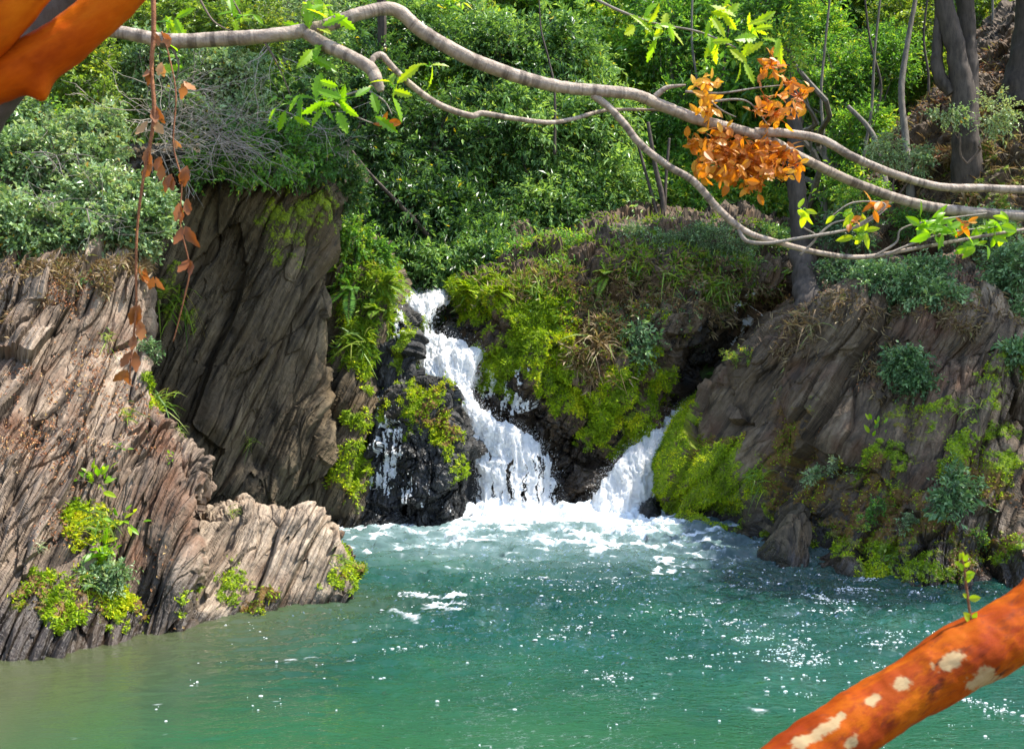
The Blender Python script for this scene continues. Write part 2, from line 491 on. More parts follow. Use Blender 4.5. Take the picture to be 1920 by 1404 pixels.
# ------------------------------------------------------------------ leaves
def leaf_geo(P, D, Nn, L, W, tone, fold=.25, droop=0.0):
    n = len(P)
    L = np.broadcast_to(L, (n,))[:, None]; W = np.broadcast_to(W, (n,))[:, None]
    S = norm(np.cross(D, Nn)); Nn = np.cross(S, D)
    a = P
    b = P + D * L * .45 + S * W * .5 + Nn * W * fold
    c = P + D * L - Nn * L * droop
    d = P + D * L * .45 - S * W * .5 + Nn * W * fold
    V = np.stack([a, b, c, d], 1).reshape(-1, 3)
    k = np.arange(n)[:, None] * 4
    T = np.concatenate([k + np.array([[0, 1, 2]]), k + np.array([[0, 2, 3]])])
    return V, T, np.repeat(np.broadcast_to(tone, (n,)), 4)


def crown(lobes, n_clump, twigs, leaves, LL, WW, clump_r, droop=.2, shell=.5, up=.35, tone_c=.5, rng=None, spread=.7, yscale=1.0):
    """leaf positions of a crown of many twig sprays; returns leaf geometry and the twig lines"""
    rng = rng or R
    lobes = np.asarray(lobes, float)
    w = (lobes[:, 3] * lobes[:, 5]); w = w / w.sum()
    k = rng.choice(len(lobes), n_clump, p=w); lb = lobes[k]
    u = norm(rng.normal(0, 1, (n_clump, 3)))
    r = (shell + (1 - shell) * rng.random((n_clump, 1)) ** .7) * (.85 + .3 * rng.random((n_clump, 1)))
    C = lb[:, :3] + u * r * lb[:, 3:6]
    O = norm(u / lb[:, 3:6] * lb[:, 3:6].mean(1, keepdims=True) + np.array([0, 0, up]))
    ct = np.clip(rng.random(n_clump) + (rng.random(len(lobes))[k] - .5) * .6, 0, 1)
    nt = n_clump * twigs
    ci = np.repeat(np.arange(n_clump), twigs)
    st = C[ci] - O[ci] * clump_r * .4 + rng.normal(0, clump_r * .22, (nt, 3))
    td = norm(O[ci] + rng.normal(0, spread, (nt, 3)))
    tl = clump_r * rng.uniform(.6, 1.35, nt)
    ti = np.repeat(np.arange(nt), leaves); nl = nt * leaves
    t = np.tile(np.linspace(.12, 1, leaves), nt) + rng.normal(0, .04, nl)
    P = st[ti] + td[ti] * (tl[ti] * t)[:, None]
    P[:, 2] -= droop * tl[ti] * t ** 2
    dd = td[ti].copy(); dd[:, 2] -= 2 * droop * t * .8; dd = norm(dd)
    sd = norm(np.cross(dd, rng.normal(0, 1, (nl, 3))))
    D = norm(dd * .75 + sd * .8 + np.array([0, 0, -droop * .6]))
    Nn = norm(np.array([0, 0, .75]) + rng.normal(0, .55, (nl, 3)))
    tone = np.clip(tone_c + (ct[ci][ti] - .5) * .75 + rng.normal(0, .17, nl), 0, .96)
    odd = rng.random(nl) < .007; tone[odd] = 1.0
    sc = rng.uniform(.6, 1.25, nl) * (.7 + .7 * rng.random(n_clump))[ci][ti]
    V, T, A = leaf_geo(P, D, Nn, LL * sc, WW * sc, tone, .22, .12)
    return V, T, A, (st, td, tl, droop, C)


def twig_lines(mb, tw, rad, every=1, rng=None):
    st, td, tl, dr, C = tw
    st, td, tl = st[::every], td[::every], tl[::every]
    n = len(st)
    t = np.array([-.35, .35, 1.0])
    P = st[:, None, :] + td[:, None, :] * (tl[:, None] * t)[..., None]
    P[..., 2] -= dr * tl[:, None] * np.sign(t) * t ** 2
    a = norm(np.cross(td, R.normal(0, 1, (n, 3)))); b = np.cross(td, a)
    ring = np.stack([a, -.5 * a + .87 * b, -.5 * a - .87 * b], 1)
    rr = rad * np.array([1, .75, .35])
    V = P[:, :, None, :] + ring[:, None, :, :] * rr[None, :, None, None]
    V = V.reshape(-1, 3)
    base = np.arange(n)[:, None, None, None] * 9
    i = np.arange(2)[None, :, None, None] * 3; j = np.arange(3)[None, None, :, None]; jn = (j + 1) % 3
    q = np.concatenate([base + i + j, base + i + jn, base + i + 3 + jn, base + i + 3 + j], -1).reshape(-1, 4)
    mb.put(V, q, None, along=np.zeros(len(V)))


def limb_path(a, b, sag=.1, n=6, wob=.06, rng=None):
    rng = rng or R
    t = np.linspace(0, 1, n)[:, None]
    L = np.linalg.norm(b - a)
    p = a + (b - a) * t + np.array([0, 0, 1]) * (np.sin(np.pi * t) * sag * L)
    p[1:-1] += rng.normal(0, wob * L / n * 1.5, (n - 2, 3))
    return p


# ------------------------------------------------------------------ terrain
def hill(X, Y):
    X = np.asarray(X, float); Y = np.asarray(Y, float)
    z = -1.7 + 0 * X
    z = np.maximum(z, -1.7 + 4.2 * smooth(16.3, 18.6, Y) + .55 * np.maximum(0, Y - 20.5) + .012 * np.maximum(0, Y - 24) ** 2)
    left = -1.7 + 6.0 * smooth(-3.2, -5.4, X + .25 * (Y - 11)) + .5 * np.maximum(0, -X - 5)
    left = left * smooth(9.5, 12.8, Y + .25 * np.maximum(0, -X - 4)) - 1.7 * (1 - smooth(9.5, 12.8, Y + .25 * np.maximum(0, -X - 4)))
    right = -1.7 + 4.7 * smooth(14.2, 19.0, Y - .12 * X) * smooth(2.6, 5.2, X) + .85 * np.maximum(0, X - 4.4) * smooth(16.0, 20, Y)
    z = np.maximum(z, np.maximum(left, right))
    shore = -1.7 + 2.6 * smooth(4.6, 1.0, Y)
    return np.maximum(z, shore)


def hillz(x, y): return float(hill(np.array([x]), np.array([y]))[0])


def build_terrain():
    xs = np.linspace(-45, 45, 361); ys = np.concatenate([np.linspace(-12, 12, 60), np.linspace(12.15, 30, 130), np.linspace(30.4, 75, 90)])
    X, Y = np.meshgrid(xs, ys)
    Z = hill(X, Y)
    P = np.stack([X, Y, Z], -1)
    Z = Z + (fbm(P * np.array([.8, .8, .8]), 5, 3) - .5) * .7 * smooth(-1.6, -.5, Z)
    P[..., 2] = Z
    m, nt, out = new_mat('forest_soil')
    n1 = noise(nt, 5, 7); n2 = noise(nt, .7, 4); n3 = noise(nt, 40, 4)
    c = ramp(nt, n1, [(.3, (.035, .022, .014)), (.5, (.11, .060, .034)), (.7, (.26, .14, .075))])
    c = mixc(nt, ramp(nt, n2, [(.45, (0, 0, 0)), (.6, (.8, .8, .8))]), c, mixc(nt, n3, (.02, .045, .008), (.07, .13, .02)))
    p = N(nt, 'ShaderNodeBsdfPrincipled'); p.inputs['Roughness'].default_value = .9
    nt.links.new(c, p.inputs['Base Color'])
    b = N(nt, 'ShaderNodeBump'); b.inputs['Strength'].default_value = .8; b.inputs['Distance'].default_value = .06
    nt.links.new(n1, b.inputs['Height']); nt.links.new(b.outputs[0], p.inputs['Normal'])
    nt.links.new(p.outputs[0], out.inputs[0])
    o = add('hillside', P, grid_quads(len(ys), len(xs)), None, None, m, None, True)
    tag(o, 'steep brown and green forest ground rising round the pool', 'hillside', kind='structure')
    return o


build_terrain()

# ------------------------------------------------------------------ rocks
def wl(px, Y, z=-.9):          # a point under the water line
    return (px, HZ - F * (z - CH) / Y, Y)


rock('rock_cliff', [
    [(-420, 180, 15), (-120, 200, 15.4), (60, 220, 15.4), (180, 250, 15.4), (260, 290, 15.8), (300, 330, 16.6)],
    [(-380, 430, 11.2), (0, 462, 11.4), (120, 470, 11.6), (215, 462, 11.8), (278, 470, 12.2), (285, 480, 13.3)],
    [(-380, 600, 10.3), (0, 600, 10.7), (130, 600, 11.0), (225, 600, 11.3), (286, 600, 11.6), (290, 620, 12.8)],
    [(-380, 760, 9.7), (0, 760, 10.0), (130, 760, 10.4), (235, 752, 10.7), (302, 752, 11.0), (308, 775, 12.4)],
    [(-380, 900, 9.2), (0, 900, 9.5), (150, 900, 9.9), (285, 890, 10.15), (374, 868, 10.5), (376, 880, 11.9)],
    [(-380, 1050, 8.7), (0, 1060, 9.05), (150, 1050, 9.45), (265, 1040, 9.7), (362, 1010, 10.05), (366, 1020, 12.6)],
    [(-380, 1265, 8.25), (0, 1238, 8.62), (150, 1218, 8.92), (262, 1192, 9.33), (360, 1170, 9.72), (375, 1120, 12)],
    [wl(-380, 8.0), wl(0, 8.4), wl(150, 8.7), wl(265, 9.1), (360, 1330, 9.5), (375, 1290, 11.8)],
], 680, 640, RK['warm'], 'sunlit slanting slate cliff on the left bank with rusty leaf litter', 'cliff', theta=75, seed=11, key='left',
    moss=[(85, 1130, 75, 55, .95), (190, 1120, 60, 60, .9), (255, 1130, 40, 50, .7), (310, 735, 45, 30, .6), (190, 980, 60, 70, .5), (350, 1110, 20, 50, .6), (40, 500, 90, 60, .35)],
    ochre=[(70, 1130, 60, 40, .9), (150, 1110, 40, 50, .9), (270, 1130, 40, 60, .8), (20, 540, 120, 70, .9), (30, 760, 60, 150, .6), (100, 620, 60, 60, .6)],
    wetline=.42, moss_n=9000, moss_len=.045, amp=.85)

rock('rock_outcrop', [
    [(380, 985, 13), (440, 970, 13), (520, 970, 13), (590, 990, 12.8), (650, 1050, 12.4), (685, 1100, 12.1)],
    [(372, 968, 11.0), (448, 935, 10.95), (530, 942, 10.95), (600, 968, 10.95), (648, 1030, 10.9), (662, 1062, 11)],
    [(360, 1040, 10.4), (448, 1015, 10.45), (530, 1015, 10.5), (603, 1030, 10.55), (650, 1068, 10.7), (672, 1088, 10.95)],
    [(350, 1120, 9.95), (450, 1100, 10.15), (530, 1090, 10.3), (608, 1090, 10.4), (656, 1102, 10.6), (683, 1110, 10.85)],
    [(345, 1176, 9.62), (450, 1157, 9.97), (530, 1147, 10.16), (610, 1140, 10.32), (664, 1131, 10.5), (690, 1122, 10.8)],
    [wl(345, 9.45), wl(450, 9.8), wl(530, 10.0), wl(610, 10.2), wl(664, 10.5), wl(692, 10.85)],
], 300, 330, RK['pale'], 'low pale tilted slate slab jutting into the pool from the left bank', 'rock', theta=62, seed=23, key='outcrop',
    levels=(((.36, 1.9, 1.6), .14), ((.13, 1.0, .8), .055), ((.045, .45, .4), .022), ((.02, .2, .15), .007)),
    moss=[(655, 1080, 38, 50, .8), (440, 1080, 25, 45, .75), (490, 1110, 30, 25, .7), (600, 1070, 20, 20, .4)],
    ochre=[(500, 1100, 40, 35, .9), (545, 1060, 25, 22, .7), (665, 1080, 35, 40, .6), (390, 1100, 40, 40, .7)], wetline=.12, moss_n=2500, moss_len=.04, amp=.8)

rock('rock_wall', [
    [(120, 300, 19), (300, 300, 19), (450, 305, 19), (560, 310, 19.4), (650, 330, 19.6), (690, 350, 20)],
    [(150, 290, 14.3), (300, 290, 14.4), (450, 290, 14.7), (560, 295, 15.0), (628, 310, 15.4), (668, 340, 17.6)],
    [(170, 480, 14.1), (310, 480, 14.2), (450, 480, 14.5), (560, 480, 14.8), (622, 480, 15.2), (660, 490, 17.4)],
    [(200, 650, 14.0), (330, 650, 14.1), (450, 650, 14.4), (550, 650, 14.7), (610, 650, 15.1), (650, 660, 17.2)],
    [(230, 820, 13.9), (350, 820, 14.0), (450, 820, 14.3), (550, 820, 14.6), (615, 820, 14.95), (655, 830, 17)],
    [(260, 985, 13.8), (370, 985, 13.95), (460, 982, 14.2), (560, 980, 14.6), (620, 980, 14.9), (660, 985, 16.8)],
    [wl(260, 13.6, -.8), wl(370, 13.8, -.8), wl(460, 14.1, -.8), wl(560, 14.4, -.8), wl(620, 14.7, -.8), wl(660, 16.6, -.8)],
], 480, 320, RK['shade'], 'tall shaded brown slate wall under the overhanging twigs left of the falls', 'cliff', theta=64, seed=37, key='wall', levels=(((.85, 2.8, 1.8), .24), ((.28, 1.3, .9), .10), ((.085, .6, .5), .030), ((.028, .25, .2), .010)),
    moss=[(560, 420, 110, 150, .42), (330, 560, 50, 90, .4)], ochre=[(450, 560, 140, 140, .5)], wetline=.2, amp=.9)

rock('mossy_rock', [
    [(600, 440, 20), (650, 430, 20), (700, 440, 20), (745, 470, 20), (790, 520, 20.5)],
    [(600, 480, 16.6), (640, 470, 16.3), (690, 475, 16.3), (728, 510, 16.5), (770, 560, 18.5)],
    [(600, 600, 16.1), (640, 600, 15.7), (685, 600, 15.7), (722, 600, 16), (750, 620, 18)],
    [(600, 700, 15.8), (640, 700, 15.4), (675, 690, 15.4), (700, 680, 15.8), (730, 690, 17.8)],
    [(600, 800, 15.5), (640, 790, 15.1), (680, 790, 15.1), (704, 800, 15.5), (730, 820, 17.6)],
    [(600, 985, 15.0), (640, 985, 14.85), (680, 983, 14.85), (702, 982, 15.2), (730, 985, 17.2)],
    [wl(600, 14.8, -.8), wl(640, 14.7, -.8), wl(680, 14.7, -.8), wl(702, 15.1, -.8), wl(730, 17, -.8)],
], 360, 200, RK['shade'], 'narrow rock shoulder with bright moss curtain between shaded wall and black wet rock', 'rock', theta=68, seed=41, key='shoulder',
    moss=[(668, 860, 40, 100, 1), (712, 560, 35, 75, 1), (665, 660, 28, 70, .9), (640, 590, 40, 60, .6), (640, 900, 30, 60, .5)], ochre=[(640, 760, 35, 50, .8), (630, 900, 25, 50, .6)],
    wetline=.25, moss_n=12000, moss_len=.055, amp=.7)

rock('wet_rock', [
    [(690, 590, 18.5), (720, 575, 18.5), (748, 588, 18.5), (775, 605, 18.5), (790, 630, 18.5)],
    [(700, 640, 16.6), (722, 592, 16.4), (748, 578, 16.4), (772, 602, 16.5), (786, 640, 17.4)],
    [(698, 690, 16.2), (722, 650, 16.0), (752, 640, 15.95), (778, 650, 16.1), (788, 680, 17.2)],
    [(696, 740, 15.9), (722, 730, 15.7), (752, 725, 15.7), (780, 730, 15.8), (795, 740, 17)],
    [wl(700, 15.9, -.5), wl(722, 15.7, -.5), wl(752, 15.7, -.5), wl(785, 15.8, -.5), wl(800, 17, -.5)],
], 240, 150, RK['wet'], 'upright grey wet rock with mossy flank beside the top of the falls', 'rock', mode='lumpy', seed=53, key='wetup', amp=.34,
    moss=[(755, 640, 25, 60, .85), (772, 600, 14, 40, .9), (735, 690, 20, 20, .5)], wet=[(730, 600, 40, 60, .6)], wetline=.2, moss_n=1800, moss_len=.05)

rock('wet_rock', [
    [(700, 740, 17.4), (750, 725, 17.4), (800, 722, 17.4), (850, 735, 17.4), (880, 790, 17.4)],
    [(690, 745, 15.5), (745, 708, 15.75), (800, 702, 15.75), (848, 716, 15.7), (862, 765, 16.6)],
    [(690, 800, 15.3), (745, 768, 15.2), (800, 760, 15.15), (850, 775, 15.3), (874, 810, 16.4)],
    [(690, 880, 15.15), (745, 860, 15.0), (800, 850, 14.95), (862, 865, 15.15), (890, 890, 16.2)],
    [(690, 985, 15.0), (745, 983, 14.9), (800, 982, 14.9), (870, 982, 15.0), (892, 980, 16)],
    [wl(690, 14.9, -.7), wl(745, 14.75, -.7), wl(800, 14.75, -.7), wl(870, 14.9, -.7), wl(895, 15.8, -.7)],
], 320, 260, RK['wet'], 'black dripping boulder with brown moss cap in front of the main falls', 'rock', mode='lumpy', seed=59, key='wetlow', amp=.42,
    moss=[(790, 735, 62, 40, 1), (850, 840, 25, 90, .85), (800, 800, 60, 40, .8), (760, 790, 30, 30, .7)], ochre=[(820, 780, 50, 50, .8), (795, 730, 50, 16, .6)],
    wet=[(740, 900, 80, 110, 1), (820, 930, 80, 80, .8)], wetline=.5, moss_n=10000, moss_len=.045)

rock('mossy_mound', [
    [(760, 470, 22), (930, 440, 22), (1080, 400, 22), (1290, 390, 22), (1480, 420, 22), (1560, 470, 22)],
    [(850, 556, 17.7), (930, 535, 17.3), (1080, 490, 17.4), (1290, 455, 17.6), (1440, 475, 17.6), (1520, 520, 18.4)],
    [(850, 600, 17.6), (940, 585, 16.6), (1080, 570, 16.5), (1270, 560, 16.7), (1400, 570, 17.3), (1470, 600, 18.6)],
    [(872, 660, 17.0), (950, 650, 16.3), (1075, 650, 16.05), (1240, 650, 16.2), (1350, 640, 17.7), (1450, 660, 18.8)],
    [(866, 730, 16.8), (960, 735, 16.2), (1070, 735, 15.9), (1200, 735, 16.1), (1290, 715, 17.8), (1420, 730, 18.8)],
    [(885, 800, 16.7), (975, 810, 16.3), (1068, 820, 15.95), (1160, 820, 16.2), (1260, 800, 17.3), (1400, 800, 18.2)],
    [(900, 900, 16.6), (985, 895, 16.4), (1066, 890, 16.0), (1130, 890, 16.3), (1230, 880, 17.2), (1380, 880, 18)],
    [wl(900, 16.5, -.7), wl(985, 16.4, -.7), wl(1068, 16.0, -.7), wl(1110, 16.2, -.7), wl(1220, 17, -.7), wl(1380, 18, -.7)],
], 400, 460, RK['mound'], 'big mossy earth and rock mound dividing the two falls', 'rock', mode='lumpy', seed=67, key='mound', amp=.62,
    moss=[(1180, 740, 90, 70, .8), (1040, 660, 90, 100, 1.2), (1120, 790, 70, 60, 1.0), (1060, 590, 60, 50, .6), (880, 590, 60, 40, .8), (1200, 600, 140, 60, .45), (900, 560, 90, 50, .95), (1010, 650, 90, 90, 1), (930, 690, 50, 50, .9), (1110, 760, 70, 80, .85), (1200, 700, 60, 60, .6), (1000, 590, 80, 45, .9), (1160, 800, 50, 60, .8)],
    ochre=[(1110, 640, 40, 90, .9), (1150, 570, 120, 70, .8), (1330, 560, 120, 60, .6), (1200, 640, 60, 40, .5)],
    wet=[(1080, 900, 110, 90, 1), (930, 740, 60, 90, .8), (1000, 800, 60, 60, .9), (1340, 680, 90, 90, .8), (860, 610, 50, 40, 1)], wetline=.5, moss_n=62000, moss_len=.05)  # wet tone at the right end also paints the recess's shade

rock('rock_cliff', [
    [(1400, 660, 20), (1410, 600, 20), (1500, 520, 19), (1620, 450, 18.5), (1770, 400, 18.5), (1920, 350, 19), (2400, 200, 20)],
    [(1350, 700, 18.2), (1352, 690, 16.5), (1460, 606, 15.3), (1610, 560, 14.4), (1750, 560, 14.0), (1920, 540, 13.9), (2400, 500, 14)],
    [(1310, 770, 18), (1318, 765, 16.0), (1430, 720, 14.8), (1600, 690, 13.7), (1750, 690, 13.2), (1920, 690, 13.0), (2400, 690, 12.8)],
    [(1280, 830, 17.8), (1278, 830, 15.7), (1410, 810, 14.5), (1580, 800, 13.2), (1740, 800, 12.6), (1920, 800, 12.4), (2400, 800, 12.2)],
    [(1260, 890, 17.6), (1256, 890, 15.55), (1400, 890, 14.3), (1560, 900, 12.9), (1730, 900, 12.1), (1920, 900, 11.9), (2400, 900, 11.7)],
    [(1260, 960, 17.4), (1256, 962, 15.4), (1370, 990, 14.4), (1520, 1030, 12.7), (1720, 1020, 11.6), (1920, 1020, 11.5), (2400, 1020, 11.3)],
    [(1260, 985, 17.2), (1278, 990, 14.9), (1390, 1010, 14.0), (1530, 1066, 12.15), (1720, 1104, 11.1), (1920, 1106, 11.05), (2400, 1110, 10.9)],
    [wl(1270, 17), wl(1280, 14.8), wl(1390, 13.8), wl(1530, 11.9), wl(1720, 10.9), wl(1920, 10.85), wl(2400, 10.7)],
], 600, 860, RK['grey'], 'large shaded slate cliff on the right bank with bright moss at its left end', 'cliff', theta=54, seed=71, key='right', levels=(((.95, 3.0, 2.0), .33), ((.30, 1.5, 1.1), .13), ((.10, .6, .5), .036), ((.032, .22, .2), .012)),
    moss=[(1240, 870, 70, 110, 1.3), (1275, 790, 40, 60, 1.2), (1330, 890, 100, 80, 1.3), (1480, 850, 70, 60, .5), (1660, 960, 160, 90, .55), (1300, 960, 80, 40, .7), (1420, 930, 70, 60, .6), (1560, 930, 110, 80, .62), (1650, 880, 70, 60, .6), (1840, 870, 60, 110, .65), (1640, 1010, 110, 60, .65), (1780, 1000, 110, 60, .6), (1700, 930, 80, 50, .5), (1520, 880, 60, 60, .5), (1480, 960, 70, 50, .6), (1560, 1000, 80, 60, .6), (1700, 1060, 120, 40, .6), (1870, 1020, 60, 60, .5), (1740, 780, 120, 60, .4), (1880, 720, 60, 60, .4), (1520, 760, 60, 60, .35)],
    ochre=[(1480, 820, 90, 90, .7), (1660, 960, 160, 90, .7), (1850, 960, 90, 120, .6), (1420, 760, 90, 60, .7), (1700, 800, 120, 60, .5), (1520, 930, 130, 90, .7), (1500, 560, 40, 70, .9), (1640, 700, 60, 40, .6), (1780, 1000, 120, 70, .6), (1600, 1010, 90, 50, .5), (1340, 820, 70, 50, .6)],
    wetline=.48, wet=[(1480, 1040, 90, 40, 1), (1300, 985, 90, 25, .8)], moss_n=36000, moss_len=.04, amp=.9)

rock('boulder', [
    [(1420, 985, 14), (1450, 950, 14), (1490, 945, 13.8), (1525, 980, 13.6)],
    [(1440, 1000, 13.3), (1468, 960, 13.2), (1500, 946, 13.0), (1524, 985, 13.0)],
    [(1418, 1030, 13.1), (1450, 1002, 12.7), (1492, 1000, 12.4), (1524, 1020, 12.5)],
    [(1405, 1040, 13.0), (1440, 1046, 12.5), (1480, 1062, 12.0), (1518, 1066, 12.2)],
    [wl(1405, 12.9, -.6), wl(1440, 12.3, -.6), wl(1480, 11.9, -.6), wl(1520, 12, -.6)],
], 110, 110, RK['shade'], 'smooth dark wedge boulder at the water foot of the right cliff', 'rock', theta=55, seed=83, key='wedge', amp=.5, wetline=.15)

rock('boulder', [
    [(1180, 950, 17), (1200, 925, 17), (1222, 925, 17), (1245, 945, 17)],
    [(1184, 948, 16.0), (1200, 926, 15.9), (1224, 928, 15.8), (1243, 950, 15.8)],
    [(1186, 970, 15.7), (1203, 965, 15.3), (1224, 968, 15.2), (1240, 975, 15.3)],
    [wl(1186, 15.6, -.5), wl(1203, 15.2, -.5), wl(1226, 15.1, -.5), wl(1242, 15.2, -.5)],
], 70, 70, RK['wet'], 'small dark rounded boulder at the foot of the right falls', 'rock', mode='lumpy', seed=89, key='small', amp=.18, wetline=.25)

rock('boulder', [
    [(800, 640, 18.4), (835, 600, 18.4), (865, 600, 18.4), (890, 640, 18.4)],
    [(806, 655, 17.4), (835, 612, 17.3), (862, 614, 17.2), (884, 650, 17.3)],
    [(806, 690, 17.1), (835, 670, 16.95), (862, 670, 16.9), (884, 690, 17.0)],
    [wl(806, 17, 1.5), wl(835, 16.9, 1.5), wl(862, 16.9, 1.5), wl(884, 17, 1.5)],
], 80, 90, RK['wet'], 'dark wet boulder in the hollow beside the upper falls', 'rock', mode='lumpy', seed=97, key='hollow', amp=.2, wet=[(845, 640, 60, 60, 1)], wetline=.1)

# upper right bank of broken rock behind the right cliff
rock('rock_bank', [
    [(1500, 480, 24), (1640, 300, 24), (1800, 120, 24), (1950, -40, 24), (2300, -300, 24)],
    [(1540, 470, 18.5), (1650, 330, 18.8), (1780, 190, 19), (1900, 60, 19), (2300, -200, 19)],
    [(1560, 500, 17.8), (1680, 400, 17.6), (1800, 300, 17.4), (1920, 200, 17.2), (2300, 0, 17)],
    [(1600, 560, 17), (1720, 500, 16.6), (1830, 440, 16.3), (1930, 370, 16), (2300, 250, 15.8)],
    [(1620, 640, 16.5), (1740, 620, 16), (1850, 600, 15.5), (1950, 560, 15), (2300, 500, 14.8)],
], 300, 280, RK['mound'], 'earthy rock bank with roots and fallen leaves above the right cliff', 'bank', mode='lumpy', seed=103, key='bank', amp=.5, wetline=.01,
    moss=[(1850, 330, 90, 120, .5), (1740, 300, 60, 60, .5)], ochre=[(1700, 250, 120, 120, .9), (1850, 170, 90, 90, .9), (1830, 560, 60, 60, .8)])

# ------------------------------------------------------------------ water
GLINT = []


def pool():
    xs = np.linspace(-7.5, 8.5, 820); ys = np.concatenate([np.linspace(2.2, 5.8, 60), np.linspace(5.83, 18.2, 700)])
    X, Y = np.meshgrid(xs, ys)
    P = np.stack([X, Y, 0 * X], -1)
    dist = np.hypot((X - .15) * .6, (Y - 15.6))
    near = 1 - smooth(.6, 6.2, dist)
    chop = 1 - smooth(.2, 3.0, dist)
    swell = smooth(7, 10.5, Y)
    w = fbm(np.stack([X * .8, Y * 1.5, 0 * X], -1), 3, 5) - .5
    r1 = fbm(np.stack([X * 2.2 + w * 2, Y * 4.5 + w * 2, 0 * X], -1), 4, 9, .55) - .5
    rid = 1 - np.abs(2 * fbm(np.stack([X * 3.1 + r1 * 2, Y * 5.2 + r1 * 3, 0 * X + 2], -1), 4, 19, .6) - 1) * 2
    calm = smooth(-1.2, -3.4, X + .12 * (Y - 7))
    Z = w * (.04 + .10 * near) * (1 - .5 * calm) + r1 * (.030 + .085 * swell + .12 * near) * (1 - .75 * calm) + rid * (.006 + .045 * swell + .07 * chop) * (1 - .9 * calm)
    mound = np.exp(-((X - .15) / .95) ** 2 - ((Y - 15.35) / .35) ** 2) * .13 + np.exp(-((X - 1.5) / .6) ** 2 - ((Y - 15.75) / .3) ** 2) * .13
    Z = Z + mound
    P[..., 2] = Z
    px, py = proj(P)
    fr = fbm(np.stack([X * 3, Y * 6, 0 * X], -1), 5, 33, .62)
    fr2 = fbm(np.stack([X * 9 + r1 * 3, Y * 14, 0 * X], -1), 4, 39, .6)
    base = 1.2 * (1 - smooth(.0, 1.1, np.abs(Y - 15.5) + .3 * np.maximum(0, np.abs(X - .5) - 1.4))) + .42 * (1 - smooth(.6, 4.0, dist)) + .26 * near
    base += blobs(px, py, [(800, 1122, 110, 22, .55), (1265, 1042, 60, 16, .6), (1130, 1010, 120, 14, .35), (1600, 1125, 110, 12, .35), (1330, 1130, 80, 8, .3), (1380, 1215, 60, 18, .3), (1260, 1250, 200, 12, .25)], P, 1)
    foam = .9 * smooth(.60, 1.0, base + (fr - .5) * 1.5 + (fr2 - .5) * .9 + rid * .10)
    dens = blobs(px, py, [(1380, 1215, 90, 40, 1), (1270, 1250, 220, 22, 1), (1480, 1245, 160, 26, .8), (1560, 1130, 240, 22, 1), (1750, 1350, 260, 70, .8), (720, 1225, 110, 45, .5), (1150, 1180, 300, 60, .45), (1500, 1180, 300, 80, .55), (760, 1120, 120, 25, .6), (1000, 1090, 260, 40, .4)], P, 1)
    shal_refl = (1 - smooth(0, 3.0, (X + 3.7 - .42 * (Y - 8.9)))) * (1 - smooth(10.3, 11.6, Y))  # olive shallows, with the left cliff's brown reflection painted in
    m, nt, out = new_mat('pool_water')
    g = N(nt, 'ShaderNodeNewGeometry')
    mp = N(nt, 'ShaderNodeMapping'); mp.inputs['Scale'].default_value = (1, 1.9, 1)
    nt.links.new(g.outputs['Position'], mp.inputs['Vector'])
    n1 = noise(nt, 7, 4, mp.outputs[0], .55); n2 = noise(nt, 24, 3, mp.outputs[0], .6); n3 = noise(nt, .55, 3)
    c = ramp(nt, n3, [(.35, (.005, .038, .028)), (.55, (.009, .056, .038)), (.7, (.014, .068, .035))])
    c = mixc(nt, attr(nt, 'deep'), c, (.004, .030, .024))
    c = mixc(nt, attr(nt, 'green'), c, (.018, .078, .028))
    c = mixc(nt, attr(nt, 'shallow_refl'), c, (.072, .072, .030))
    c = mixc(nt, attr(nt, 'aer'), c, (.15, .22, .22))
    f = attr(nt, 'foam')
    b = N(nt, 'ShaderNodeBump'); b.inputs['Strength'].default_value = 1.0; b.inputs['Distance'].default_value = .055
    rp = attr(nt, 'ripple')
    nt.links.new(mathn(nt, 'MULTIPLY', mathn(nt, 'ADD', n1, mathn(nt, 'MULTIPLY', n2, .35)), rp), b.inputs['Height'])
    up = N(nt, 'ShaderNodeCombineXYZ'); up.inputs[2].default_value = 1
    body = N(nt, 'ShaderNodeBsdfDiffuse'); nt.links.new(c, body.inputs['Color']); nt.links.new(up.outputs[0], body.inputs['Normal'])   # light scattered back from inside the water
    gl = N(nt, 'ShaderNodeBsdfGlossy'); gl.inputs['Roughness'].default_value = .03; gl.inputs['Color'].default_value = (1, 1, 1, 1)
    nt.links.new(b.outputs[0], gl.inputs['Normal'])
    fr_ = N(nt, 'ShaderNodeFresnel'); fr_.inputs['IOR'].default_value = 1.333; nt.links.new(b.outputs[0], fr_.inputs['Normal'])
    mx = N(nt, 'ShaderNodeMixShader'); nt.links.new(fr_.outputs[0], mx.inputs[0]); nt.links.new(body.outputs[0], mx.inputs[1]); nt.links.new(gl.outputs[0], mx.inputs[2])
    fm = N(nt, 'ShaderNodeBsdfDiffuse'); fm.inputs['Color'].default_value = (.80, .84, .86, 1); nt.links.new(b.outputs[0], fm.inputs['Normal'])
    mx2 = N(nt, 'ShaderNodeMixShader'); nt.links.new(f, mx2.inputs[0]); nt.links.new(mx.outputs[0], mx2.inputs[1]); nt.links.new(fm.outputs[0], mx2.inputs[2])
    nt.links.new(mx2.outputs[0], out.inputs[0])
    rip = .10 + .90 * smooth(-2.6, .5, X - .1 * (Y - 8)) * (.65 + .35 * smooth(7, 9.5, Y))
    aer = np.clip(1.1 * (1 - smooth(.4, 4.8, dist)) * (.15 + 1.6 * fr), 0, 1)
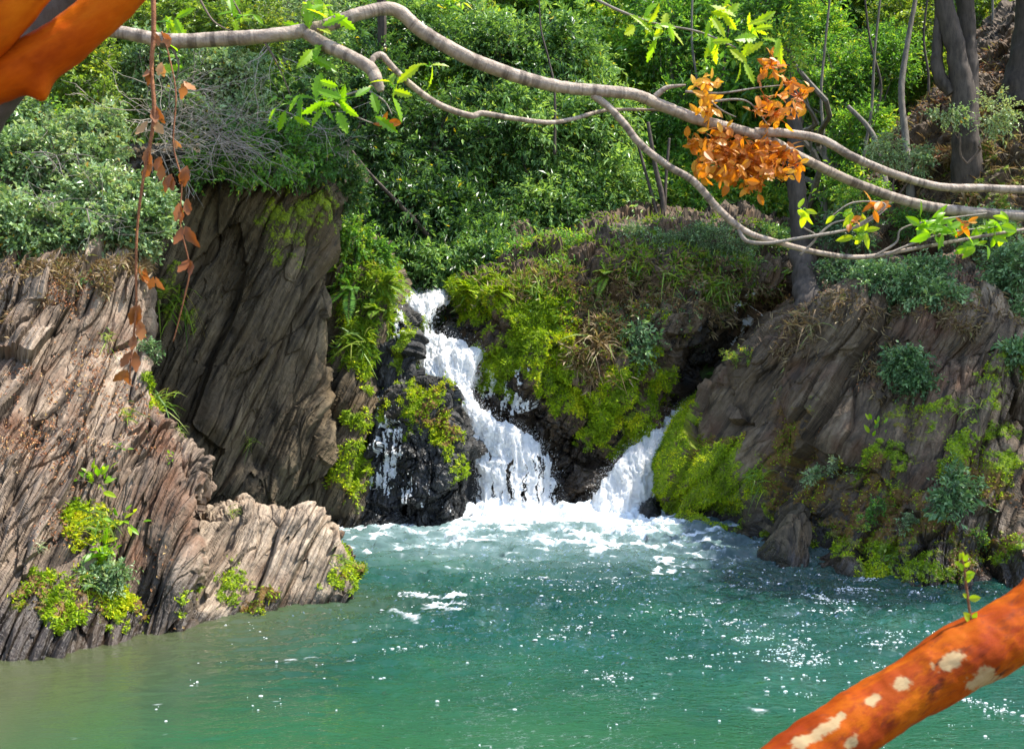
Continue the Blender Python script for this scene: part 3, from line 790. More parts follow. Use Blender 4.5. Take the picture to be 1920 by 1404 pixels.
    o = add('water', P, grid_quads(len(ys), len(xs)), None, {'foam': foam, 'shallow_refl': np.clip(shal_refl, 0, 1) * .8, 'ripple': rip, 'aer': aer, 'green': (1 - smooth(6.2, 9.4, Y + .35 * np.maximum(0, X) + (fr - .5) * 1.5)) * .85, 'deep': smooth(8.8, 11, Y + (w * 4)) * smooth(-1.5, 1.5, X + w * 5) * .7}, m, None, True)
    GLINT.append((X, Y, Z, dens, fr))
    tag(o, 'teal green pool with ripples and white foam below the falls', 'water', kind='structure')


pool()


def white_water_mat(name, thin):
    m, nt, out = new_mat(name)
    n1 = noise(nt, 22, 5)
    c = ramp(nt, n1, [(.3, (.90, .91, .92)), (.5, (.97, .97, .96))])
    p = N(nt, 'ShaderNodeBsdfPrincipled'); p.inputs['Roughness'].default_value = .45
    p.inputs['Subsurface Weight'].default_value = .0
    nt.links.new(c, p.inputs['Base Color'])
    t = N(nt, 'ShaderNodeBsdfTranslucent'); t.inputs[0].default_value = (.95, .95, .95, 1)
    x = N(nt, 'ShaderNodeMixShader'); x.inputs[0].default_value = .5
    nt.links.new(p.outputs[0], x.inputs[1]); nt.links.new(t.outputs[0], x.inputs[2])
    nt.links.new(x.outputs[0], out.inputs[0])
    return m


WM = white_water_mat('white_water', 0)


def sun_glints(n=4200):
    """little white domes standing in for sun glints, thickest along the current lines"""
    X, Y, Z, dens, fr = GLINT[0]
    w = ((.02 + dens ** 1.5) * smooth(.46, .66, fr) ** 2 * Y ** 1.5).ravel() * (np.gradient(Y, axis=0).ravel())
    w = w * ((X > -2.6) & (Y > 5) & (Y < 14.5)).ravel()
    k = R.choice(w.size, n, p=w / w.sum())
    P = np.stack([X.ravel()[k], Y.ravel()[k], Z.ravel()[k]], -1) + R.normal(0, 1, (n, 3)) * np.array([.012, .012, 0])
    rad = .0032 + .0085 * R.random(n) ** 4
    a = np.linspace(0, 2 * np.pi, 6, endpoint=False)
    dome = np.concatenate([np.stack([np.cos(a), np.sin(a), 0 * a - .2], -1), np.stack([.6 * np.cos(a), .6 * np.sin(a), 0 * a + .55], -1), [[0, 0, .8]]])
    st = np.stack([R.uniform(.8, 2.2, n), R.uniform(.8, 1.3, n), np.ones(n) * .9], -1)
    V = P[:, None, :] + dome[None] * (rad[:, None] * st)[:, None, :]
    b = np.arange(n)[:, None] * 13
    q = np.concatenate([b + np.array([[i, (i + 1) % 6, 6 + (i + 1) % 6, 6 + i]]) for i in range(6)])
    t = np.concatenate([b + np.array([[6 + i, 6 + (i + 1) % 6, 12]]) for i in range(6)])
    o = add('glint_domes', V, q, t, None, WM); tag(o, 'tiny white domes standing in for sun glints on the pool', 'foam', kind='stuff')


sun_glints()


def water_fall(rows, label, nv, nu, seed, holes=(), spray_n=4000, bulge=.18, name='waterfall', spread=.07):
    L = catmull(np.array([at(*r[0]) for r in rows]), nv); Rr = catmull(np.array([at(*r[1]) for r in rows]), nv)
    u = np.linspace(0, 1, nu)[None, :, None]
    G = L[:, None, :] * (1 - u) + Rr[:, None, :] * u
    G[..., 1] -= bulge * np.sin(np.pi * u[..., 0])
    v = np.linspace(0, 1, nv)[:, None] * np.ones((1, nu))
    Ln = np.concatenate([[0], np.cumsum(np.linalg.norm(np.diff((L + Rr) / 2, axis=0), axis=1))])[:, None] * np.ones((1, nu))
    nrm = grid_normals(G)
    q = np.stack([G[..., 0] * 7 + 3 * (vnoise(np.stack([Ln * 3, G[..., 0] * 2, G[..., 1]], -1), seed) - .5), Ln * 1.6, G[..., 1] * 2], -1)
    st = fbm(q, 5, seed, .6)
    bl = fbm(G * 6 - np.array([0, 0, 0]), 5, seed + 4, .65)
    flw = fbm(np.stack([G[..., 0] * 11 + 2 * (bl - .5), Ln * 2.4, G[..., 1] * 2], -1), 5, seed + 6, .58)
    d = (st - .5) * .16 + (flw - .5) * .22 + (bl - .5) * .08
    ed = np.minimum(u[..., 0], 1 - u[..., 0]) * np.ones((nv, 1))
    d = d - .12 * (1 - smooth(0, .16, ed))
    G = G + nrm * d[..., None]
    px, py = proj(G)
    q2 = np.stack([G[..., 0] * 26 + 5 * (bl - .5), Ln * 2.4, 0 * Ln], -1)
    fine = fbm(q2, 4, seed + 8, .65)
    keep = np.ones((nv, nu), bool)
    eh = ed + (fine - .5) * .22 + (bl - .5) * .20
    keep &= eh > .035
    if holes:
        hb = blobs(px, py, holes, G, seed)
        keep &= ~(fine < .27 + .24 * hb * (hb > .02) - .4 * (hb <= .02))
    fq = grid_quads(nv, nu)
    kq = keep[:-1, :-1].ravel()
    root = empty(name, (L[-1] + Rr[-1]) / 2)
    tag(root, label, 'waterfall')
    add('falling_water', G, fq[kq], None, None, WM, root, True)
    # spray: small drops and froth thrown off the surface
    kk = R.choice(nv * nu, spray_n, p=(lambda w: w / w.sum())((.12 + v ** 2 * 1.2 + 1.5 * np.exp(-(ed / .06) ** 2)).ravel()))
    P = G.reshape(-1, 3)[kk] + nrm.reshape(-1, 3)[kk] * np.abs(R.normal(0, spread, spray_n))[:, None] + R.normal(0, spread * .55, (spray_n, 3))
    sz = .0018 + .0045 * R.random(spray_n) ** 4
    P[:, 2] = np.maximum(P[:, 2], .02)
    tet = np.array([[.8, 0, -.3], [-.4, .7, -.3], [-.4, -.7, -.3], [0, 0, 1.3]])
    V = P[:, None, :] + tet[None] * sz[:, None, None] * np.array([1, 1, 1.7])
    k = np.arange(spray_n)[:, None] * 4
    T = np.concatenate([k + np.array([f]) for f in ([0, 1, 3], [1, 2, 3], [2, 0, 3], [0, 2, 1])])
    add('spray', V, None, T, None, WM, root)
    return root


water_fall([
    ((735, 545, 20.0), (856, 541, 20.0)), ((746, 556, 17.7), (846, 552, 17.7)), ((774, 588, 17.1), (824, 586, 17.1)), ((785, 622, 16.85), (822, 624, 16.85)),
    ((782, 648, 16.7), (880, 642, 16.6)), ((780, 672, 16.35), (912, 652, 16.3)), ((784, 702, 16.1), (900, 690, 16.1)), ((826, 726, 15.95), (892, 730, 15.95)),
    ((848, 765, 15.8), (925, 772, 15.85)), ((864, 815, 15.7), (1000, 805, 15.8)), ((882, 870, 15.62), (1036, 846, 15.75)), ((888, 930, 15.5), (1050, 915, 15.6)),
    ((880, 985, 15.3), (1066, 980, 15.4))],
    'tall white main waterfall tumbling in the middle of the picture', 560, 150, 5, holes=[(970, 905, 70, 60, .72), (805, 605, 24, 30, .5)], spray_n=12000)
water_fall([
    ((1262, 768, 17.0), (1300, 752, 17.1)), ((1240, 792, 16.6), (1290, 776, 16.7)), ((1195, 818, 16.2), (1275, 805, 16.4)), ((1145, 865, 15.8), (1265, 850, 16.1)),
    ((1110, 915, 15.6), (1245, 905, 15.85)), ((1080, 975, 15.35), (1245, 975, 15.7))],
    'smaller white waterfall beside the mossy end of the right cliff', 260, 110, 15, spray_n=6000)


def trickle(key, polys, label, seed, thr=.55, off=.02, fx=14, fz=2.2):
    s = SHEETS[key]
    m = blobs(s.px, s.py, polys, s.G, seed)
    G = s.G + s.n * off
    q = np.stack([G[..., 0] * fx + 2 * (s.nz - .5), G[..., 1] * 3, G[..., 2] * fz], -1)
    st = fbm(q, 5, seed, .65) + .4 * (s.nz - .5)
    keep = (st * .75 + m * .35 > thr) & (m > .08)
    fq = grid_quads(*G.shape[:2]); kq = keep[:-1, :-1].ravel()
    fq = fq[kq]; us, inv = np.unique(fq, return_inverse=True)
    o = add('water_trickle', G.reshape(-1, 3)[us], inv.reshape(-1, 4), None, None, WM)
    tag(o, label, 'trickle', kind='stuff')


trickle('wetlow', [(722, 850, 28, 130, 1), (760, 930, 40, 60, .55), (830, 930, 50, 60, .35)], 'thin white streaks of water running down the black boulder', 3, .70, .015, 30, 3.5)
trickle('wetup', [(706, 670, 14, 60, 1), (722, 610, 14, 40, .9)], 'thin white trickle down the left edge of the upright wet rock', 4, .66, .015, 26, 3)
trickle('mound', [(975, 740, 18, 60, .9), (885, 700, 20, 60, .9), (900, 680, 14, 30, .6)], 'thin trickle over the mossy ledge right of the main falls', 6, .70, .015, 26, 3)
trickle('mound', [(1405, 585, 16, 55, 1), (1390, 650, 14, 50, .7)], 'narrow bright trickle at the far right end of the mossy mound', 8, .64, .015, 24, 2.5)

# ------------------------------------------------------------------ trees, shrubs
def px_lobes(L):
    out = []
    for (px, py, Y, rx, ry, *d) in L:
        c = at(px, py, Y); k = Y / F
        out.append([*c, rx * k, d[0] if d else (rx + ry) * .45 * k, ry * k])
    return np.array(out)


def plant_tree(name, label, cat, lobes, pal, n_clump, twigs, leaves, LL, WW, clump_r, bark='grey', base=None, r0=.05, droop=.2, shell=.45, group=None, twig_r=.003, every=2, tone=.5, up=.35, limbs=8, spread=.7, crown_name='crown', high=None):
    lb = px_lobes(lobes)
    c0 = lb[:, :3].mean(0)
    if base is None:
        bx, by = c0[0], c0[1] + .2; bz = max(hillz(bx, by), (lb[:, 2] - lb[:, 5]).min() - .35); bz = min(bz, lb[:, 2].min() - .05)
    else: bx, by, bz = base
    root = empty(name, (bx, by, bz)); tag(root, label, cat, group)
    V, T, A, tw = crown(lb, n_clump, twigs, leaves, LL, WW, clump_r, droop, shell, up, tone, spread=spread)
    add(crown_name, V, None, T, {'tone': A}, LM[pal], root)
    mb = MB(); b = np.array([bx, by, bz])
    if high:        # unseen boughs added above the view to shade the wall
        V, T, A, t2 = crown(np.array(high), 120 * len(high), 7, 8, LL, WW, clump_r, droop, .3, up, tone)
        add('shade_crown', V, None, T, {'tone': A}, LM[pal], root)
        top = b + np.array([.8, -.3, 7.2]); mb.tube(limb_path(b, top, 0, 7, .12), np.linspace(r0, r0 * .7, 7), 8, 20)
        for h in high: mb.tube(limb_path(top, np.array(h[:3]), .06, 6, .12), np.linspace(r0 * .6, r0 * .15, 6), 6, 14)
        twig_lines(mb, t2, twig_r, every)
    for k in range(len(lb)):
        p = limb_path(b, lb[k, :3], .08, 7, .25)
        mb.tube(p, np.linspace(r0, r0 * .3, 7), 6, 16, .15, k)
    C = tw[4]; sel = R.choice(len(C), min(len(C), limbs * len(lb)), replace=False)
    for i in sel:
        k = np.argmin(((lb[:, :3] - C[i]) ** 2).sum(1))
        a = b + (lb[k, :3] - b) * R.uniform(.45, .95)
        mb.tube(limb_path(a, C[i], .05, 5, .25), np.linspace(r0 * .35, r0 * .08, 5), 4)
    twig_lines(mb, tw, twig_r, every)
    mb.obj('trunk', BK[bark], root)
    return root


SHR = 'shrubs crowding the top of the left bank'
left_shrubs = [
    ('silvery blue-green shrub at the left edge just above the slanting cliff', [(30, 430, 11.4, 90, 70), (110, 440, 11.5, 70, 60)], 'blue', 500, .55),
    ('pale blue-green shrub drooping over the right end of the slanting cliff top', [(235, 420, 11.9, 85, 60), (180, 370, 12.1, 80, 60), (280, 380, 12.1, 45, 50)], 'blue', 560, .55),
    ('tall grey-green shrub in the middle of the left bank', [(120, 290, 12.6, 110, 75), (40, 330, 12.3, 80, 80), (190, 250, 12.9, 60, 60)], 'blue', 620, .5),
    ('yellow-green sunlit shrub below the orange limb', [(150, 120, 13.4, 80, 60), (180, 190, 13.2, 50, 60)], 'yellow', 300, .5),
    ('dark leafy shrub at the left edge under the orange limb', [(20, 220, 13.0, 80, 60)], 'blue', 260, .4),
    ('grey-green shrub behind the hanging dry stem', [(300, 130, 13.8, 70, 70), (340, 200, 13.6, 60, 50)], 'blue', 330, .45),
    ('light green shrub above the bare twigs', [(430, 140, 14.4, 80, 60), (460, 220, 14.2, 50, 45), (400, 240, 14, 40, 35)], 'blue', 380, .6),
    ('bright green shrub behind the left end of the grey branch', [(340, 40, 15.2, 110, 50), (460, 50, 15.6, 80, 60)], 'yellow', 380, .4),
    ('small dark teal shrub on the soil at the left edge', [(60, 505, 11.35, 70, 25), (120, 530, 11.2, 30, 18)], 'ivy', 150, .45),
    ('olive shrub spilling over the top edge of the shaded wall', [(450, 275, 13.9, 70, 40), (530, 270, 14.1, 60, 50), (380, 310, 13.7, 40, 34), (590, 285, 14.5, 40, 45), (480, 320, 13.8, 90, 22), (590, 330, 14.4, 40, 26)], 'bright', 460, .3),
    ('dark green shrub at the right upper corner of the shaded wall', [(610, 265, 14.9, 50, 60), (650, 350, 15.4, 35, 60), (600, 200, 15, 45, 40)], 'deep', 300, .5),
    ('green creeper covering the top of the mossy rock shoulder', [(665, 440, 16.0, 40, 50), (705, 480, 16.2, 35, 30), (650, 520, 15.9, 28, 40)], 'bright', 260, .5),
    ('dim green shrub at the top of the shaded wall', [(560, 190, 16.2, 70, 60), (600, 110, 16.6, 60, 70)], 'deep', 330, .5),
]
for lab, lob, pal, nc, tn in left_shrubs:
    bs = (-3.5, 15.3, 4.6) if lab.startswith('olive') else (-2.7, 16.4, 4.2) if lab.startswith('dark green shrub') else None
    plant_tree('shrub', lab, 'shrub', lob, pal, int(nc * .7), 5, 8, .056, .034, .16, 'grey', r0=.022, group=SHR, tone=tn, every=1, twig_r=.0022, shell=.35, limbs=10, base=bs)


def bare_bush(label, starts, n, L, seed, mat='pale', droop=-.04):
    rng = np.random.default_rng(seed)
    mb = MB(); S = np.array([at(*s) for s in starts])
    root = empty('bare_shrub', S[0]); tag(root, label, 'shrub')
    for i in range(n):
        a = S[rng.integers(len(S))] + rng.normal(0, .12, 3)
        d = norm(np.array([rng.normal(.45, .5), rng.normal(-.35, .3), rng.normal(-.05, .45)]))
        l = L * rng.uniform(.4, 1.2); k = 7
        p = [a]
        for j in range(k):
            d = norm(d + rng.normal(0, .2, 3) + np.array([.03, 0, droop])); p.append(p[-1] + d * l / k)
        p = np.array(p); mb.tube(p, np.linspace(.0075, .002, k + 1) * rng.uniform(.5, 1.2), 4)
        for j in range(3):
            m = rng.integers(2, k); e = [p[m]]; dd = norm(d + rng.normal(0, .7, 3))
            for q in range(4): dd = norm(dd + rng.normal(0, .2, 3) + np.array([0, 0, -.08])); e.append(e[-1] + dd * l * .09)
            mb.tube(e, np.linspace(.0035, .0012, 5), 3)
    mb.obj('twigs', BK[mat], root)


bare_bush('dense tangle of bare grey twigs over the top of the shaded wall', [(300, 230, 13.0), (350, 180, 13.2), (400, 250, 13.3), (330, 280, 12.9)], 120, .85, 3, 'pale', .02)
bare_bush('long bare twigs hanging across the front of the shaded wall', [(480, 200, 13.6), (520, 120, 13.8), (430, 250, 13.4), (560, 200, 13.9)], 16, 1.1, 4, 'pale', -.05)
bare_bush('fine grey twigs fringing the upper edge of the shaded wall', [(470, 280, 13.9), (560, 270, 14.3), (410, 300, 13.6), (620, 280, 14.8)], 60, .62, 9, 'pale', -.03)
bare_bush('few bare brown twigs poking from the left edge shrubs', [(60, 300, 11.8), (150, 400, 11.4), (30, 420, 11.3)], 26, .7, 5, 'grey')

# the two big trees above the falls, leaf tones painted shadowed and sunlit
plant_tree('tree', 'dark drooping evergreen tree leaning over the top of the main falls', 'tree',
           [(690, 150, 20.5, 90, 90), (700, 290, 20, 85, 80), (770, 380, 19.6, 90, 70), (720, 450, 19.4, 70, 50), (820, 270, 20.5, 90, 90), (880, 470, 19.4, 100, 55), (850, 400, 20, 80, 60), (770, 60, 21.5, 100, 70), (820, 490, 18.7, 90, 34), (930, 488, 18.5, 75, 30), (735, 490, 18.7, 50, 40)],
           'deep', 540, 10, 13, .118, .042, .62, 'dark', base=(-3.1, 20.4, 3.2), high=[(-1.3, 14.8, 9.0, .85, .7, .45), (-.2, 14.6, 9.1, .85, .7, .45), (-.7, 13.7, 9.3, .85, .7, .45), (.6, 15.0, 9.3, .7, .6, .4)], r0=.11, droop=.35, tone=.40, twig_r=.005, every=3, shell=.3)
plant_tree('tree', 'full green evergreen tree in the centre behind the mossy mound', 'tree',
           [(930, 110, 22, 110, 90), (1050, 90, 22.5, 110, 80), (1110, 220, 21.5, 100, 80), (980, 240, 21, 110, 90), (1130, 350, 21, 90, 60), (1010, 370, 20.6, 100, 70), (950, 440, 20, 80, 50), (1080, 420, 20.4, 80, 45)],
           'deep', 460, 10, 13, .118, .044, .62, 'dark', base=(1.0, 21.6, 3.6), r0=.12, droop=.35, tone=.60, twig_r=.005, every=3, shell=.3)
plant_tree('tree', 'bright green young tree behind the trunk with orange leaves', 'tree',
           [(1560, 160, 21, 90, 80), (1620, 260, 20, 70, 60), (1590, 350, 19.4, 60, 50), (1500, 60, 22, 90, 70), (1660, 120, 21, 60, 70), (1440, 20, 16.9, 50, 50), (1465, 90, 16.7, 35, 40)],
           'bright', 850, 6, 8, .085, .036, .36, 'grey', base=(6.1, 20.4, 4.0), r0=.07, droop=.2, tone=.55, twig_r=.004, every=3)
plant_tree('tree', 'sunny yellow-green tree at the top right behind the twin trunk', 'tree',
           [(1700, 60, 22, 90, 80), (1850, 40, 22, 80, 60), (1930, 30, 21.5, 60, 70), (1760, 150, 21.5, 50, 60)],
           'yellow', 520, 6, 8, .08, .036, .36, 'grey', base=(8.5, 21.6, 6.5), r0=.07, droop=.2, tone=.45, twig_r=.004, every=3)
plant_tree('tree', 'mid green tree behind the bright leaves at the top centre right', 'tree',
           [(1260, 70, 24, 90, 80), (1370, 110, 24, 90, 80), (1290, 210, 23, 70, 60), (1420, 220, 23, 70, 60)],
           'bright', 700, 6, 8, .095, .036, .42, 'grey', base=(4.2, 24, 4.8), r0=.08, droop=.25, tone=.35, twig_r=.004, every=3)
plant_tree('tree', 'pale grey-green tree behind the bend of the grey branch', 'tree',
           [(660, 40, 23.5, 80, 70), (560, 40, 22.5, 80, 60), (830, 30, 24, 80, 50)],
           'blue', 520, 6, 8, .075, .032, .36, 'grey', base=(-4.2, 23.4, 4.8), r0=.07, droop=.2, tone=.55, twig_r=.004, every=3)

plant_tree('shrub', 'vivid green thicket beyond the mound just below the orange leaves', 'shrub', [(1330, 370, 21.5, 70, 45), (1420, 380, 21.5, 70, 45), (1290, 320, 22.5, 50, 45)], 'bright', 380, 6, 8, .10, .036, .34, 'grey', r0=.03, tone=.55, twig_r=.004, every=3)
plant_tree('shrub', 'low leafy shrub on the left crest of the mound under the big tree', 'shrub', [(1060, 458, 18.2, 60, 22), (990, 480, 18, 50, 22)], 'bright', 130, 5, 7, .06, .028, .2, 'grey', r0=.02, tone=.45, twig_r=.003, every=2)
plant_tree('shrub', 'low grey-green shrub in front of the fallen log', 'shrub', [(1200, 448, 18.0, 70, 20)], 'blue', 110, 5, 7, .05, .026, .18, 'grey', r0=.02, tone=.5, twig_r=.003, every=2)
plant_tree('shrub', 'leafy shrub at the back of the mound beside the slender trunk', 'shrub', [(1440, 455, 18.0, 55, 30)], 'deep', 110, 5, 7, .06, .028, .2, 'grey', r0=.02, tone=.6, twig_r=.003, every=2)

# far forest: four kinds of crown copied over the slope
def copy_tree(o, parent=None):
    c = o.copy(); COL.objects.link(c)
    if parent is not None: c.parent = parent
    for ch in list(o.children): copy_tree(ch, c)
    return c


protos = []
FAR = 'trees of the forest on the slope behind'
for k, (pal, tn) in enumerate([('bright', .4), ('deep', .6), ('yellow', .3), ('bright', .55)]):
    rng = np.random.default_rng(100 + k)
    root = empty('forest_tree', (0, 0, 0)); tag(root, 'leafy green forest tree standing on the far slope', 'tree', FAR)
    lb = np.array([[rng.normal(0, .9), rng.normal(0, .9), h, rng.uniform(.8, 1.3), rng.uniform(.8, 1.3), rng.uniform(.6, 1.0)] for h in np.linspace(1.0, 7.0, 9)])
    V, T, A, tw = crown(lb, 560, 5, 7, .17, .068, .5, .22, .3, .35, tn, rng)
    add('crown', V, None, T, {'tone': A}, LM[pal], root)
    mb = MB(); mb.tube(limb_path(np.zeros(3), np.array([.3, 0, 7.0]), 0, 8, .3, rng), np.linspace(.13, .04, 8), 8, 24, .15, k)
    for i in range(len(lb)):
        mb.tube(limb_path(np.array([.1, 0, lb[i, 2] * .7]), lb[i, :3], .1, 5, .2, rng), np.linspace(.05, .015, 5), 5)
    twig_lines(mb, tw, .006, 4)
    mb.obj('trunk', BK['grey'], root)
    protos.append(root)
rng = np.random.default_rng(5)
spots = []
for Y, n in ((25.5, 9), (29, 10), (33, 11), (38, 12)):
    half = Y * .56
    for i in range(n):
        spots.append((-half + 2 * half * (i + rng.uniform(.15, .85)) / n, Y + rng.normal(0, .9)))
for i, (x, y) in enumerate(spots):
    o = protos[i % 4] if i < 4 else copy_tree(protos[rng.integers(4)])
    o.location = (x, y, hillz(x, y) - .2); o.rotation_euler = (0, 0, rng.uniform(0, 6.28)); s = rng.uniform(.85, 1.25); o.scale = (s, s, s * rng.uniform(.9, 1.2))


def undergrowth():
    n = 125000
    Y = R.uniform(10.5, 46, n); Xh = Y * .54 + 3.5
    X = R.uniform(-1, 1, n) * Xh
    Z = hill(X, Y)
    cl = fbm(np.stack([X * .8, Y * .8, 0 * X], -1), 3, 8)
    keep = (cl > .42) & (Z > 1.5) & ~((Y < 20.5) & (X < -.6) & (X > -2.6)) & ~((Y < 17.5) & (X > -4.8) & (X < 5.6))
    X, Y, Z, cl = X[keep], Y[keep], Z[keep], cl[keep]; n = len(X)
    P = np.stack([X, Y, Z + R.random(n) * .9 * (cl - .3) * 3], -1)
    D = norm(R.normal(0, 1, (n, 3)) * np.array([1, 1, .5])); Nn = norm(np.array([0, -.2, .8]) + R.normal(0, .5, (n, 3)))
    s = R.uniform(.6, 1.3, n)
    V, T, A = leaf_geo(P, D, Nn, .15 * s, .055 * s, np.clip(.5 + (cl - .5) + R.normal(0, .2, n), 0, 1), .2, .1)
    o = add('undergrowth', V, None, T, {'tone': A}, LM['bright'])
    tag(o, 'low green undergrowth covering the forest floor', 'undergrowth', kind='stuff')


undergrowth()


# trunks seen through the leaves
def stem_tree(label, stems, bark='dark', cat='tree', name='tree', bump=.2, shade_crown_at=None):
    P0 = at(*stems[0][0][-1]); root = empty(name, P0); tag(root, label, cat)
    for pts, w in stems:
        P = np.array([at(*p) for p in pts]); Y = P[:, 1]
        rad = np.array(w) / 2 * Y / F
        V, q, t, al = tube_geo(P, rad, 14, 60, bump, int(abs(P[0, 0] * 100)))
        add('trunk', V, q, t, {'along': al}, BK[bark], root, True)
    if shade_crown_at:
        V, T, A, tw = crown(np.array(shade_crown_at), 110 * len(shade_crown_at), 5, 7, .12, .05, .5, .25, .3, .3, .5)
        add('crown', V, None, T, {'tone': A}, LM['deep'], root)
        mb = MB(); top = at(*stems[0][0][0])
        for c in shade_crown_at: mb.tube(limb_path(top, np.array(c[:3]), .05, 6, .2), np.linspace(.12, .03, 6), 6)
        twig_lines(mb, tw, .006, 3); mb.obj('branches', BK[bark], root)
    return root


stem_tree('dark twin-stemmed trunk standing on the upper right bank', [
    ([(1755, -60, 16.6), (1778, 40, 16.6), (1795, 110, 16.6), (1806, 180, 16.6), (1810, 250, 16.6), (1815, 340, 16.7), (1822, 440, 16.9)], [30, 34, 38, 42, 47, 60, 84]),
    ([(1805, -60, 16.9), (1812, 40, 16.9), (1816, 130, 16.85), (1816, 240, 16.75)], [28, 32, 34, 40]),
    ([(1760, 20, 16.7), (1757, 90, 16.7), (1760, 140, 16.7), (1785, 175, 16.65)], [14, 20, 24, 24])],
    shade_crown_at=[(10.6, 14.6, 10.6, 1.5, 1.0, .8), (9.9, 13.2, 10.4, 1.5, 1.2, .8), (8.7, 12.6, 9.8, 1.0, 1.0, .6), (8.8, 11.6, 9.4, 1.4, .8, .7)])  # out-of-view crown lobes, placed to shade the right cliff
stem_tree('thick leaning trunk at the top right corner', [([(1928, -80, 17.2), (1930, 20, 17.2), (1926, 90, 17.2), (1918, 200, 17.2)], [44, 48, 60, 96])])
stem_tree('dark slender trunk rising behind the orange leaves', [
    ([(1405, -130, 17.6), (1425, -40, 17.5), (1450, 60, 17.4), (1478, 150, 17.2), (1490, 240, 17.1), (1492, 330, 17.0), (1500, 420, 17.0), (1520, 560, 16.9)], [18, 19, 20, 24, 28, 32, 36, 54])], shade_crown_at=[(6.4, 17.1, 9.8, 1.1, .8, .6), (7.7, 17.2, 10.3, 1.2, .8, .6), (5.4, 17.6, 9.6, .8, .6, .5)])  # unseen crown added so the mound's right side and gully fall in shade
stem_tree('thin pale trunk on the slope left of the twin trunk', [([(1720, -20, 18.4), (1700, 90, 18.2), (1690, 170, 18), (1697, 250, 17.8), (1705, 330, 17.5), (1712, 430, 17.4)], [8, 10, 12, 13, 16, 20])], 'grey')
stem_tree('thin grey leaning trunk beside the mossy mound shrubs', [([(1590, 200, 18.6), (1635, 250, 18.3), (1655, 320, 18), (1670, 400, 17.6)], [8, 10, 13, 16])], 'grey')
for i, (xa, xb, yb, Y, w0) in enumerate([(1300, 1322, 300, 22.6, 9), (1375, 1352, 330, 22.2, 8), (1560, 1548, 330, 19.6, 9), (1618, 1640, 300, 19.4, 8), (1655, 1622, 380, 19.0, 9), (1745, 1735, 260, 19.6, 8), (1860, 1846, 200, 20, 9), (1010, 1040, 200, 20.0, 6), (560, 600, 300, 19.0, 7)]):
    q_ = np.random.default_rng(60 + i).normal(0, 9, 4)
    stem_tree('slim grey tree stem rising among the leaves of the upper forest', [([(xa, -40, Y + .4), (xa + (xb - xa) * .3 + q_[0], yb * .25, Y + .3), (xa + (xb - xa) * .6 + q_[1], yb * .55, Y + .2), (xb + q_[2] * .4, yb * .85, Y + .1), (xb, yb + 90, Y)], [w0 * .4, w0 * .5, w0 * .6, w0 * .75, w0])], ['grey', 'dark'][i % 2])['group'] = 'slim stems in the upper forest'
stem_tree('cluster of slim dark stems behind the mossy mound', [
    ([(1215, 230, 20.5), (1228, 310, 20.4), (1243, 380, 20.3), (1245, 450, 20.2)], [7, 9, 11, 14]),
    ([(1190, 250, 20.7), (1215, 340, 20.4), (1240, 430, 20.2)], [5, 6, 8]), ([(1255, 260, 20.6), (1248, 350, 20.4), (1246, 440, 20.2)], [5, 6, 8])])
stem_tree('grey trunk far up the slope at the top of the view', [([(1395, -40, 25), (1412, 40, 25), (1430, 120, 24.6), (1440, 260, 24)], [24, 28, 30, 34])], 'grey')
stem_tree('thin pale far trunk near the top centre right', [([(1512, -30, 24), (1520, 40, 24), (1530, 110, 23.6), (1545, 260, 23)], [9, 10, 12, 14])], 'pale')
stem_tree('dark bent limb crossing the shadows left of the centre tree', [([(600, 200, 18.4), (680, 310, 18.6), (745, 380, 18.8), (800, 440, 19), (830, 500, 19.3)], [5, 6, 8, 10, 14])])
stem_tree('short dark root stump on the mossy bank below the slender trunk', [([(1500, 470, 16.4), (1508, 520, 16.2), (1520, 590, 15.9), (1515, 640, 15.6)], [40, 46, 60, 50])], 'dark', 'stump', 'tree_stump', .35)
stem_tree('fallen brown log lying behind the mossy mound', [([(1150, 430, 18.6), (1180, 432, 18.5), (1220, 434, 18.4), (1268, 436, 18.3)], [22, 24, 24, 20])], 'twig', 'log', 'fallen_log')
